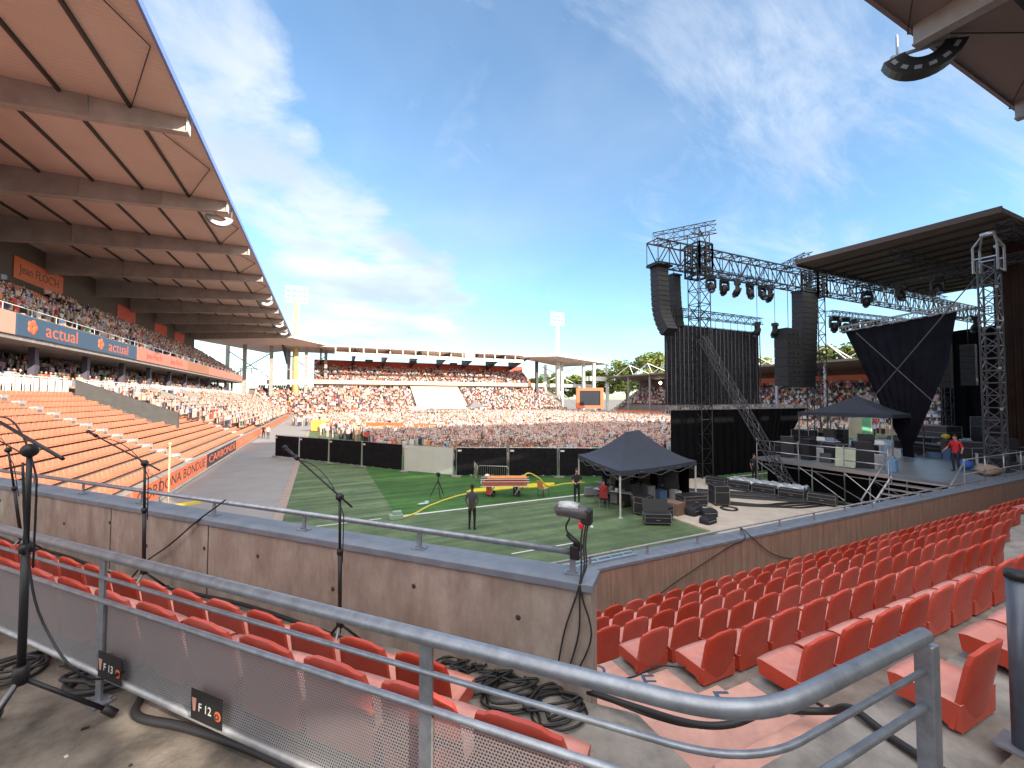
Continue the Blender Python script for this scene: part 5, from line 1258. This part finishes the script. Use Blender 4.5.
for i, (y0, y1) in enumerate(((10.2,12.0),(12.0,14.2),(14.2,16.6))):
    m = MB(); 
    for y in (y0, y1): m.bar((24.1,y,.4 if i else 0),(24.1,y,3.1),.027,8)
    for z in (2.35,2.95): m.bar((24.1,y0,z),(24.1,y1,z),.024,8)
    m.bar((24.1,y0,.3),(24.1,y1,1.7),.02,6); m.box(24.08,24.12,y0,y1,1.75,1.93)
    o = m.build('guard_rail', M_alu); tag(o, '%s section of stage side guard rail, counted from the steps' % ORD[i], 'guard rail', 'stage guard rails')
m = MB()
for x in (24.1,26.1,28.1,30.1,32.1): m.bar((x,7.68,1.9),(x,7.68,3.0),.027,8)
for z in (2.35,2.95): m.bar((24.0,7.68,z),(32.4,7.68,z),.024,8)
tag(m.build('guard_rail', M_alu), 'stage side guard rail at the right of the steps, near the frame edge', 'guard rail', 'stage guard rails')
m = MB(); m.box(24.6,33,16.9,17.0,1.92,2.0)
stp = empty('stage_steps', (24.1,8.9,0), 0, 'aluminium steps with sloping handrails leading up to the stage', 'steps')
for i in range(9): MB().box(-2.6+i*.285,-2.6+i*.285+.26,-1.25,1.15,.18+i*.2,.22+i*.2).build('tread', M_alu, stp)
for y in (-1.25,1.15):
    MB().bar((-2.7,y,.1),(-.05,y,1.88),.05).build('stringer', M_alu, stp)
    MB().tube([(-2.7,y,1.05),(-.05,y,2.95)], .03, 8).bar((-2.65,y,0),(-2.65,y,1.08),.025,6).bar((-.1,y,1.5),(-.1,y,2.95),.025,6).build('handrail', M_alu, stp)

def drape(name, P00, P10, P01, P11, lab, folds=10, amp=.12, m_=None, wfun=None, nv=16, cat='drape'):
    """hanging cloth between four corners (top left, top right, bottom left, bottom right) with vertical folds"""
    P00, P10, P01, P11 = map(Vector, (P00,P10,P01,P11)); nrm = (P10-P00).cross(P01-P00).normalized(); m = MB(); nu = folds*6
    for s_ in (0, 1):
        for j in range(nv+1):
            v = j/nv; a = P00.lerp(P01, v); b_ = P10.lerp(P11, v)
            if wfun: a, b_ = wfun(v)
            for i in range(nu+1):
                u = i/nu; p = Vector(a).lerp(Vector(b_), u)+nrm*(amp*(.35+.65*v)*math.sin(u*folds*6.283+.6*math.sin(v*3+u*5))+.012*s_); m.v.append(p)
    n1 = (nu+1)*(nv+1)
    for s_ in (0, 1):
        for j in range(nv):
            for i in range(nu): q = s_*n1+j*(nu+1)+i; m.face([q,q+1,q+nu+2,q+nu+1], True)
    for j in range(nv): 
        for e_ in (0, nu): q = j*(nu+1)+e_; m.face([q, q+nu+1, n1+q+nu+1, n1+q])
    o = m.build(name, m_ or M_cloth); tag(o, lab, cat); return o

# towers and trusses
M_tr = mat('dark_truss', (.05,.05,.058), .45, .5); M_trl = mat('grey_truss', (.12,.125,.14), .45, .6)
def tower(x, y, z0, z1, w_, lab, m_, block=None, head=True):
    t = empty('truss_tower', (x,y,z0), 0, lab, 'truss tower', 'truss towers')
    m = MB(); truss(m, (0,0,.05), (0,0,z1-z0), w_, .045, bay=w_, up=(0,1,0), rd=.028); m.build('mast_truss', m_, t)
    MB().box(-w_*.8,w_*.8,-w_*.8,w_*.8,0,.06).build('base_plate', M_dark, t)
    if block:
        m = MB(); q = w_*.62
        for zz_ in [block[0]-z0+i*.28 for i in range(0,int((block[1]-block[0])/.28)+1,2)]: 
            m.box(-q,q,-q-.04,-q,zz_,zz_+.12).box(-q,q,q,q+.04,zz_,zz_+.12).box(-q-.04,-q,-q,q,zz_,zz_+.12).box(q,q+.04,-q,q,zz_,zz_+.12)
        for sx in (-1,0,1):
            for sy in (-1,1): m.box(sx*q-.05,sx*q+.05,sy*q-.05,sy*q+.05,block[0]-z0,block[1]-z0).box(sy*q-.05,sy*q+.05,sx*q-.05,sx*q+.05,block[0]-z0,block[1]-z0)
        m.build('sleeve_block', M_black, t)
    if head:
        m = MB(); m.bar((-w_*.6,0,z1-z0),(w_*.6,0,z1-z0),.06).bar((-w_*.5,0,z1-z0),(0,0,z1-z0+.55),.035).bar((w_*.5,0,z1-z0),(0,0,z1-z0+.55),.035)
        m.build('head', m_, t)
    return t
tower(23.95,20.5,0,17.0,1.0,'dark truss tower in front of the left video wall', M_tr, (13.9,16.2))
tower(37.5,20.5,0,16.6,1.0,'dark truss tower beside the right speaker column', M_tr, (13.9,16.2))
t3 = tower(30.4,8.55,1.9,12.4,.62,'tall grey truss tower standing on the stage near the right edge', M_trl, None, False)
m = MB()
for x in (-.42,.42): m.bar((x,-.42,9.9),(x,-.42,11.2),.05).bar((x,.42,9.9),(x,.42,11.2),.05).bar((x,-.42,11.2),(0,-.2,11.8),.045).bar((x,.42,11.2),(0,.2,11.8),.045)
m.bar((-.42,-.42,11.15),(.42,-.42,11.15),.045).bar((-.42,-.42,9.95),(.42,-.42,9.95),.05).bar((-.42,.42,9.95),(.42,.42,9.95),.05).bar((-.42,-.42,10.6),(-.42,.42,10.6),.04).bar((.42,-.42,10.6),(.42,.42,10.6),.04).tube([(0,-.25,11.85),(0,.25,11.85)],.12,10)
m.build('hoist_head', M_alu, t3)
for zz_ in (3,5,7,9,11): MB().box(-.38,-.28,-.38,-.28,zz_,zz_+.12).build('coupler', M_galv, t3)
mt_ = MB(); truss(mt_, (19.7,20.5,15.1), (70,20.5,15.1), 1.0, .06, bay=1.0, rd=.036, h=1.5)
tag(mt_.build('main_truss', M_tr), 'long dark box truss running across the stage front at the top', 'truss')
m = MB(); truss(m, (19.75,20.4,15.95), (21.9,17.4,16.0), .6, .03, bay=.6, rd=.018); tag(m.build('outrigger_truss', M_tr), 'short dark truss arm above the left speaker column', 'truss')
m = MB(); truss(m, (34.2,20.9,16.2), (31.6,17.6,15.7), .5, .028, bay=.6, rd=.016); tag(m.build('outrigger_truss', M_tr), 'short dark truss arm pointing left between the two towers', 'truss')
m = MB(); truss(m, (22.2,19,13.75), (29.9,19,13.75), .4, .025, bay=.5, rd=.014); tag(m.build('lighting_truss', M_tr), 'thin dark lighting truss hung above the video wall', 'truss')
m = MB(); truss(m, (38.6,20.0,12.6), (52,20.0,12.9), .45, .028, bay=.5, rd=.016); tag(m.build('lighting_truss', M_tr), 'thin dark lighting truss behind the top of the hanging drape', 'truss')
m = MB(); truss(m, (32.2,16.0,10.15), (31.8,10.0,10.5), .35, .03, bay=.4, rd=.018); tag(m.build('drape_truss', mat('silver_truss', (.5,.5,.5), .4, .7)), 'silver truss carrying the large hanging black drape', 'truss')
m = MB(); truss(m, (36,17.5,13.5), (36,8,13.5), .5, .03, bay=.6, rd=.018); tag(m.build('lighting_truss', M_tr), 'dark truss under the stage roof above the red-shirted person', 'truss')
m = MB(); truss(m, (48,17.0,12.4), (48,8,12.6), .6, .03, bay=.7, rd=.02); tag(m.build('lighting_truss', M_tr), 'dark truss in the bright gap under the stage roof', 'truss')
# diagonal brace of the left tower
m = MB(); truss(m, (23.6,20.0,9.6), (23.75,14.3,.25), .42, .03, bay=.6, up=(1,0,0), rd=.02); tag(m.build('diagonal_brace', M_trl), 'grey ladder-like truss sloping down from the left tower to the ground', 'truss')
# moving heads
def moving_head(x, y, z, lab, s_=1.0):
    r = empty('moving_head_light', (x,y,z), R(rd.uniform(-60,60)), lab, 'stage light', 'stage lights hung from the trusses')
    MB().box(-.2*s_,.2*s_,-.15*s_,.15*s_,-.18*s_,0).bar((0,0,0),(0,0,.16),.03,6).build('base', M_black, r, bevel=.02)
    MB().box(-.27*s_,-.20*s_,-.08*s_,.08*s_,-.62*s_,-.18*s_).box(.20*s_,.27*s_,-.08*s_,.08*s_,-.62*s_,-.18*s_).box(-.27*s_,.27*s_,-.08*s_,.08*s_,-.23*s_,-.175*s_).build('yoke', M_black, r, bevel=.015)
    a = rd.uniform(-.7,.7); d = Vector((0,math.sin(a),-math.cos(a))); c = Vector((0,0,-.52*s_))
    MB().tube([c-d*.2*s_, c+d*.05*s_, c+d*.28*s_], [.13*s_,.19*s_,.17*s_], 12).build('head', M_black, r)
    MB().ball(c+d*.28*s_, .13*s_, n=10, m=6).build('lens', mat('lens_glass', (.1,.13,.2), .08), r)
for i, (x, z) in enumerate(((23.3,13.5),(24.6,13.5),(25.9,13.5),(27.2,13.5),(28.5,13.5),(29.4,13.5))): moving_head(x, 19, z, '%s stage light from the left on the truss above the video wall' % ORD[i], 1.25)
for i, (x, z) in enumerate(((29.8,11.2),(31.9,11.3))): 
    moving_head(x, 20.3, z, ['stage light hanging on a long cable right of the video wall','stage light hanging on a long cable above the sub speakers'][i], 1.3)
    m = MB().bar((x,20.3,z+.1),(x,20.3,14.4),.02); tag(m.build('hanging_cable', M_rub), ['long cable holding the light right of the video wall','long cable holding the light above the sub speakers'][i], 'cable')
for i in range(8): moving_head(39.3+i*1.6, 20.0, 12.35+.03*i, '%s stage light from the left on the truss behind the drape top' % ORD[i], 1.5)
for i in range(4): moving_head(36, 16.2-i*1.9, 13.25, '%s stage light from the left under the stage roof' % ORD[i], 1.3)
for i in range(4): moving_head(48, 16.2-i*1.9, 12.1, '%s stage light in the bright gap below the roof, from the left' % ORD[i], 1.5)

# line arrays and subs
M_spk = mat('speaker_black', (.030,.030,.034), .6)
la = empty('speaker_column', (20.4,20.6,14.3), 0, 'long curved hanging speaker column at the left end of the truss', 'speakers', 'hanging speaker columns')
p = Vector((0,0,-.1)); a = 0.0
for i in range(14):
    a = R(-1.0-i*.35 if i < 8 else -4-(i-7)*5.2); h = .33; Mx = Matrix.Translation(p) @ Matrix.Rotation(a, 4, 'X')
    c = MB().hexa([Mx@Vector(q) for q in ((-.45,-.36,-h),(.45,-.36,-h),(.45,.36,-h),(-.45,.36,-h),(-.45,-.34,-.02),(.45,-.34,-.02),(.45,.40,-.02),(-.45,.40,-.02))])
    c.build('cabinet', M_spk, la)
    p = Mx @ Vector((0,0,-h))
MB().box(-.7,.7,-.5,.5,-.1,.02).bar((-.4,0,0),(-.2,0,.5),.03).bar((.4,0,0),(.2,0,.5),.03).build('flying_frame', M_tr, la)
la = empty('speaker_column', (22.3,21.2,14.0), 0, 'shorter hanging speaker column right behind the long curved one', 'speakers', 'hanging speaker columns')
for i in range(10): MB().box(-.35,.35,-.3-.012*i*i*.25,.3-.012*i*i*.25,-.36*(i+1)+.02,-.36*i).build('cabinet', M_spk, la)
MB().box(-.4,.4,-.4,.4,0,.1).bar((0,0,.05),(0,0,.6),.03).build('flying_frame', M_tr, la)
la = empty('speaker_column', (36.0,20.45,14.1), 0, 'tall hanging speaker column beside the right truss tower', 'speakers', 'hanging speaker columns')
for i in range(18):
    h = .43; MB().box(-.95,.95,-.45+.001*i*i,.45+.001*i*i,-h*(i+1)+.02,-h*i).build('cabinet', M_spk, la)
    
MB().box(-1,1,-.5,.5,.0,.12).bar((-.6,0,.1),(-.2,0,.7),.03).bar((.6,0,.1),(.2,0,.7),.03).build('flying_frame', M_tr, la)
la = empty('subwoofer_block', (33.2,20.1,10.8), 0, 'hanging block of black bass speakers left of the tall column', 'speakers')
for i in range(6): MB().box(-1.0,.95,-.5,.5,-.73*(i+1)+.02,-.73*i).build('cabinet', M_spk, la)
m = MB()
for i in range(6):
    for x in (-.62,-.1,.45): m.ball((x,-.51,-.73*i-.36), .13, .02, .13, 8, 5)
m.build('port', M_black, la); MB().bar((0,0,0),(0,0,3.6),.025).box(-1,.95,-.5,.5,.0,.08).build('flying_frame', M_tr, la)

# video wall, its frame and the black cloth below
vw = empty('video_wall', (25.9,20.9,5.04), 0, 'dark back side of the big video wall left of the stage', 'video wall')
M_led = mat('led_back', (.05,.05,.062), .5, .2, var=.6, vscale=6)
nx_, nz_ = 12, 6; cw, chh = 9.6/12, 5.52/6
for i in range(nx_):
    for j in range(nz_):
        x0 = -4.8+i*cw; z0 = j*chh
        m = MB().box(x0+.003,x0+cw-.003,-.06,.04,z0+.003,z0+chh-.003); m.box(x0+.2,x0+.6,-.12,-.06,z0+.25,z0+.68).box(x0+.3,x0+.5,-.145,-.12,z0+.33,z0+.45)
        m.box(x0+.05,x0+.09,-.10,-.06,z0+.05,z0+chh-.05); m.build('led_panel', M_led, vw)
m = MB()
for i in range(2*nx_+1): m.bar((-4.8+i*cw/2,-.17,0),(-4.8+i*cw/2,-.17,5.52),.028 if i%2 else .04)
for j in range(nz_+1): m.bar((-4.8,-.19,j*chh),(4.8,-.19,j*chh),.014)
m.build('support_frame', mat('worn_dark_frame', (.11,.11,.13), .5, .4, var=.5, vscale=8), vw)
m = MB(); truss(m, (-4.9,-.1,6.35), (5.0,-.1,6.35), .5, .028, bay=.5, rd=.016)
for i in range(13): m.bar((-4.8+i*.8,-.1,5.5),(-4.8+i*.8,-.1,6.1),.02)
m.build('header_truss', M_tr, vw)
m = MB()
for i in range(13): m.tube([(-4.7+i*.78,-.24,5.5),(-4.65+i*.78,-.26,3.5),(-4.72+i*.78,-.25,.4)], .02, 5)
m.build('wiring', M_rub, vw)
m = MB(); truss(m, (20.95,20.6,4.85), (35.9,20.6,4.85), .3, .03, bay=.3, rd=.016); tag(m.build('base_truss', MATS['silver_truss']), 'thin silver truss along the bottom of the video wall', 'truss')
drape('black_drape', (21.0,20.35,4.68), (31.0,20.35,4.68), (21.0,20.35,.06), (31.0,20.35,.06), 'wide black drape hanging below the video wall', folds=14, amp=.08)
drape('black_drape', (31.05,20.4,4.68), (35.9,20.4,4.68), (31.05,20.4,.5), (31.9,20.4,.5), 'black drape gathered to a point right of the wide one', folds=7, amp=.08, wfun=lambda v: (Vector((31.05,20.4,4.68-4.0*v)), Vector((35.9-3.6*v**.8 if v < 1 else 32.2,20.4,4.68-4.0*v))))
def bigw(v):
    z = 10.0-8.05*v; l = [(0,15.8),(.57,14.1),(.92,12.95),(1,12.95)]; r_ = [(0,10.25),(.35,10.7),(.7,11.7),(.92,12.35),(1,12.3)]
    def ip(T, v_):
        for (a, p_), (b_, q_) in zip(T, T[1:]):
            if v_ <= b_: k = (v_-a)/(b_-a); return p_+(q_-p_)*k
        return T[-1][1]
    return Vector((32.3,ip(l,v),z+.0)), Vector((32.0,ip(r_,v),z+.4*(1-v)))
drape('hanging_drape', (0,15.8,10), (0,10.2,10.4), (0,12.9,2), (0,12.3,2), 'huge black drape tapering from a wide top to a narrow foot', folds=9, amp=.10, wfun=bigw, nv=30, m_=mat('navy_black_cloth', (.014,.015,.022), .95, var=.3, vscale=1.2, spec=.06))
for i, (a, b_) in enumerate((((31.4,9.3,11.9),(31.4,13.9,5.6)),((31.3,14.7,9.7),(31.3,10.8,4.9)))):
    m = MB().bar(a, b_, .03, 6); tag(m.build('strap', mat('grey_strap', (.10,.10,.11), .8)), ['grey strap rising to the right across the huge black drape','grey strap falling to the right across the huge black drape'][i], 'strap')
drape('side_curtain', (37.5,10.4,14.9), (37.5,7.7,14.9), (37.3,10.4,1.95), (37.3,7.7,1.95), 'dark brown-black curtain closing the stage at the right frame edge', folds=9, amp=.12, m_=mat('brown_black_cloth', (.045,.028,.024), .95, var=.3, vscale=1, spec=.06))
drape('back_curtain', (52,18.0,11.5), (52,12.6,11.8), (52,18.0,1.95), (52,12.6,1.95), 'black curtain at the far side of the stage behind the tower', folds=6, amp=.15)
# hanging black gear in front of it
for i, (y, zt_, n_) in enumerate(((15.6,10.4,9),(14.2,9.6,7))):
    la = empty('speaker_column', (46,y,zt_), R(10), ['black speaker column hanging behind the huge drape','second black speaker column hanging left of the grey tower'][i], 'speakers', 'hanging speaker columns')
    for k in range(n_): MB().box(-.5,.5,-.4,.4,-.45*(k+1)+.02,-.45*k).build('cabinet', M_spk, la)
    MB().bar((0,0,0),(0,0,2.2),.03).box(-.5,.5,-.4,.4,0,.06).build('flying_frame', M_tr, la)
# stage roof
srf = empty('stage_roof', (40,9,15.2), 0, 'flat dark stage roof with brown ribbed underside', 'stage roof')
sr = under((40,9,15.2))
M_sr = mat('ribbed_roof_sheet', (.30,.23,.19), .75, var=.45, vscale=.5, stretch=(1.5,.3,1))
sr(MB().hexa([(31.9,8.4,15.1),(52,8.4,15.1),(52,18,15.1),(31,18,15.1),(31.9,8.4,15.35),(52,8.4,15.35),(52,18,15.35),(31,18,15.35)]), 'roof_slab', M_sr, srf)
sr(MB().hexa([(31.75,8.4,15.08),(31.88,8.4,15.08),(30.98,18.1,15.08),(30.85,18.1,15.08),(31.75,8.4,15.42),(31.88,8.4,15.42),(30.98,18.1,15.42),(30.85,18.1,15.42)]).box(31,52,18.02,18.12,14.95,15.42), 'gutter_edge', mat('brown_edge', (.10,.07,.06), .7), srf)
for x in [32.9+1.6*i for i in range(12)]: sr(MB().box(x-.07,x+.07,8.5,17.9,14.97,15.098), 'rib', M_dark, srf)
m = MB()
for y in (8.5, 13, 17.4): truss(m, (32.2,y,14.45), (51.8,y,14.45), .5, .03, bay=.8, rd=.018)
sr(m, 'roof_truss', M_tr, srf)
m = MB()
for x, y in ((51.5,17.3),(51.5,8.2)): truss(m, (x,y,1.9), (x,y,14.2), .6, .04, bay=.8, up=(0,1,0), rd=.02)
sr(m, 'roof_mast', M_tr, srf)

# stage canopy with workplaces
sc = empty('stage_canopy', (31.8,15.0,1.9), 0, 'dark pointed canopy on the stage deck left of the huge drape', 'canopy')
m = MB(); w_, d_ = 1.9, 2.6
m.v += [Vector(q) for q in ((-w_,-d_,2.65),(w_,-d_,2.65),(w_,d_,2.65),(-w_,d_,2.65),(0,0,3.75))]
def csub(i, j, k):
    n = 6; b_ = len(m.v); A, B_, C2 = m.v[i], m.v[j], m.v[k]
    for q in range(n+1):
        for r2 in range(n+1):
            p = A.lerp(B_, r2/n).lerp(C2, q/n); p = p.copy(); p.z = 2.65+1.1*(q/n)**1.5; m.v.append(p)
    for q in range(n):
        for r2 in range(n): s_ = b_+q*(n+1)+r2; m.face([s_,s_+1,s_+n+2,s_+n+1], True)
for i, j in ((0,1),(1,2),(2,3),(3,0)): csub(i, j, 4)
m.box(-w_,w_,-d_-.01,-d_+.01,2.42,2.65).box(-w_,w_,d_-.01,d_+.01,2.42,2.65).box(-w_-.01,-w_+.01,-d_,d_,2.42,2.65).box(w_-.01,w_+.01,-d_,d_,2.42,2.65)
m.build('canopy_top', M_can, sc)
for x in (-w_+.05,w_-.05):
    for y in (-d_+.05,d_-.05): MB().box(x-.03,x+.03,y-.03,y+.03,0,2.42).build('leg', M_alu, sc)
rd = random.Random(9)
labs = ['black rack case at the left edge under the stage canopy','second black rack case under the stage canopy','black case stacked near the stage canopy right leg','low black case behind the stage side rail','black case left of the pale green sign on the stage','wide black case in the middle of the stage','black case stack behind the red-shirted person','long low black case beside the foot of the huge drape','black case at the foot of the grey tower','pale-topped case right of the grey tower','black case at the far back of the stage','tall black case at the far back of the stage near the curtain']
cs_ = [(30.6,17.6,1.3,.8,1.4),(32.2,16.8,1.2,.8,1.2),(30.9,14.2,1.1,.7,1.0),(27.2,16.6,1.4,.7,.8),(27.6,14.2,1.2,.7,.9),(37,14.0,2.2,1.0,1.0),(34,10.6,1.6,.9,1.1),(35.2,12.6,2.4,.9,.7),(32.4,9.2,1.3,.8,.9),(34.0,8.5,1.6,.8,1.0),(43,15.2,2.6,1.2,1.5),(45,12.8,1.8,1.2,2.2)]
for lb, (x, y, w_, d_, h) in zip(labs, cs_):
    c = case((x,y,1.9), R(rd.uniform(-15,15)+80), w_, d_, h, lb); c['group'] = 'flight cases on the stage'
for i, (x, y) in enumerate(((28.6,15.4),(29.2,13.2),(33.6,13.9))):
    t = table((x,y,1.9), R(85), 1.8, .7, .95, ['table with small mixers at the stage side under the canopy edge','table behind the stage side rail right of the canopy','table with cloth beside the huge drape'][i]); t['group'] = 'tables on the stage'
    for k in range(3):
        bx_ = MB().hexa([(-.22,-.2,0),(.22,-.2,0),(.22,.2,0),(-.22,.2,0),(-.22,-.2,.06),(.22,-.2,.06),(.22,.2,.22),(-.22,.2,.22)]).build('mixing_desk', [mat('pale_blue_gear', (.25,.32,.42), .4), M_white, M_black][(i+k) % 3], bevel=.01); bx_.location = (x, y-.55+k*.55, 2.86); bx_.rotation_euler = (0,0,R(85+k*9)); tag(bx_, '%s small sloping desk on the %s stage table from the left' % (ORD[k], ORD[i]), 'desk', 'small desks on the stage tables')
m = MB().box(-.03,.03,-.42,.42,.05,1.05).bar((0,-.3,0),(0,-.3,.1),.03).bar((0,.3,0),(0,.3,.1),.03); o = m.build('leaning_board', mat('pale_green_board', (.50,.55,.42), .7, var=.15, vscale=2)); o.location = (24.6,12.2,1.9); o.rotation_euler = (0,R(8),R(10)); tag(o, 'pale greenish board leaning on the stage side guard rail', 'board')
m = MB().box(-.16,.16,-.2,.2,0,.62).box(-.08,.08,-.1,.1,.62,.75); o = m.build('plastic_bin', mat('mid_blue_plastic', (.16,.34,.58), .4), bevel=.03); o.location = (25.4,10.6,1.9); tag(o, 'upright blue plastic container behind the stage guard rail', 'container')
m = MB().ball((0,0,.22), .32, .3, .24, 12, 8); o = m.build('equipment_bag', mat('blue_bag_cloth', (.03,.12,.50), .6)); o.location = (29.3,9.3,1.95); tag(o, 'bright blue bag lying behind the red-shirted person', 'bag')
m = MB().ball((0,0,.2), .6, .45, .22, 14, 8).ball((.5,.2,.2), .4, .35, .2, 10, 6).ball((-.4,-.1,.15), .4, .3, .18, 10, 6); o = m.build('cloth_heap', mat('beige_cloth', (.42,.30,.22), .9, var=.3, vscale=5, bump=.8)); o.location = (28.6,8.3,1.92); tag(o, 'heap of beige cloth on the stage edge near the right frame edge', 'cloth')
m = MB().ball((0,0,.3), .33, .28, .22, 12, 8); o = m.build('equipment_bag', mat('yellow_bag_cloth', (.80,.62,.06), .6)); o.location = (37,12.6,2.75); o.scale = (.75,.75,.8); tag(o, 'yellow bundle lying on top of the cases mid stage', 'bundle')
for i in range(9):
    x = rd.uniform(34,42); y = rd.uniform(8.5,13.4); m = MB().box(-.5,.5,-.3,.3,0,rd.uniform(.25,.6)).box(-.3,.2,-.2,.25,.6,.75); o = m.build('equipment_crate', [mat('grey_gear', (.25,.26,.28), .5), mat('dark_gear', (.04,.04,.045), .5), mat('pale_gear', (.48,.5,.52), .5)][i % 3], bevel=.02)
    o.location = (x,y,1.9 if i % 2 else 2.0); o.rotation_euler = (0,0,rd.uniform(0,3)); o['group'] = 'crates on the stage'; tag(o, '%s loose %s crate on the far stage deck, counted across it' % (ORD[i], ['grey','black','pale'][i % 3]), 'crate')
o = panel('backing_banner', 49, 0, 8, 1.5, 3.5, mat('cream_banner', (.75,.70,.55), .7), 'cream and green banner beyond the stage, seen below its canopy'); o.location = (51.5,24,1.5); o.rotation_euler = (0,0,R(-78))
MB().box(.055,.07,.2,3.4,.1,1.9).build('green_field', mat('mint_green', (.20,.62,.40), .7), o)
m = MB()
for x in (-3.8, 0, 3.8): m.bar((0,x,-1.5),(0,x,0),.05)
m.build('leg', M_galvd, o)

# ---------------------------------------------------------------- more gear on the deck
rd = random.Random(21)
kinds = [('black monitor wedge', 'monitor_wedge', MATS['dark_gear']), ('tall black rack', 'amplifier_rack', MATS['case_black']), ('grey road box', 'road_box', MATS['grey_gear']), ('blue crate', 'plastic_crate', mat('dull_blue_crate', (.08,.15,.28), .5)), ('white box', 'white_box', MATS['pale_gear'])]
zones = [('behind the stage side rail', 25.4, 28.6, 11.4, 16.2, 14), ('under the big navy canopy', 13.6, 18.0, 16.3, 20.3, 16), ('under the stage canopy', 28.6, 33.4, 13.0, 17.4, 14), ('behind the red-shirted person', 33.5, 40, 9.4, 12.6, 12), ('near the right curtain', 31.5, 36.5, 8.1, 9.6, 8)]
for zn_, x0, x1, y0, y1, n_ in zones:
    for i in range(n_):
        kd, nm_, mm_ = kinds[(i*3+len(zn_)) % 5]; x = rd.uniform(x0, x1); y = rd.uniform(y0, y1); tall = kd == 'tall black rack'
        w_, d_, h = rd.uniform(.3,.6), rd.uniform(.25,.4), (rd.uniform(1.1,1.6) if tall else rd.uniform(.3,.8))
        m = MB()
        if 'wedge' in kd: m.hexa([(-w_/2,-d_,0),(w_/2,-d_,0),(w_/2,d_,0),(-w_/2,d_,0),(-w_/2,-d_*.9,h*.25),(w_/2,-d_*.9,h*.25),(w_/2,d_*.6,h*.7),(-w_/2,d_*.6,h*.7)])
        else: m.box(-w_/2,w_/2,-d_,d_,0,h).box(-w_/2+.03,w_/2-.03,-d_-.015,-d_,.05,h-.05)
        o = empty(nm_, (x,y,.07 if 'navy' in zn_ else 1.9), R(rd.uniform(-40,120)), '%s %s, %s of the gear there' % (kd, zn_, nth(i)), kd.split()[-1], 'loose gear under the canopies and on the stage')
        m.build('body', mm_, o, bevel=.012)
        MB().box(-.06,.06,-d_-.03,-d_-.016,h*.4,h*.45).build('handle', M_galv, o)
for i, (x, y, h) in enumerate(((29.4,14.6,1.7),(33.6,12.4,1.8),(35.5,10.2,1.6),(38.2,11.3,1.9),(27.4,15.2,1.5))):
    o = empty('instrument_stand', (x,y,1.9), 0, '%s thin black stand on the stage deck, counted by its distance' % ORD[i], 'stand', 'thin stands on the stage')
    MB().tube([(0,0,.3),(0,0,h)], .018, 6).tube([(0,0,h),(.45,.2,h+.25)], .012, 6).build('pole', M_black, o)
    for a in (0, 120, 240): MB().bar((0,0,.35),(.32*math.cos(R(a)),.32*math.sin(R(a)),0),.012,6).build('leg', M_black, o)
# litter on the near floor
M_lit = mat('litter_white', (.6,.6,.58), .7)
for i in range(16):
    n_, t_ = rd.uniform(.75,1.3), rd.uniform(-3.6,-.4); p = L(n_, t_, 3.752); q = rd.uniform(.006,.016)
    m = MB().hexa([(-q,-q*.6,0),(q,-q*.7,0),(q*.8,q*.6,.001),(-q,q*.5,0),(-q,-q*.6,.003),(q,-q*.7,.004),(q*.8,q*.6,.006),(-q,q*.5,.003)]); o = m.build('litter', M_lit if i % 3 else M_rub); o.location = p; o.rotation_euler = (0,0,rd.uniform(0,6))
    tag(o, 'tiny scrap of litter on the near floor along the perforated panel', 'litter', 'litter scraps on the near floor')

# microphone clips and small things on the tables under the navy canopy
for i in range(9):
    x, y = (13.9+.28*math.cos(i)*.9+(i-4)*-.10, 17.2+(i-4)*.22); m = MB().box(-.07,.07,-.05,.05,0,.05+.03*(i % 4)); o = m.build('small_device', [M_white, M_black, mat('mid_blue_gear', (.1,.22,.4), .5)][i % 3], bevel=.006)
    o.location = (x,y,.768); o.rotation_euler = (0,0,i*.7); tag(o, '%s small device along the table under the left side of the canopy' % ORD[i], 'device', 'small devices on the canopy table')
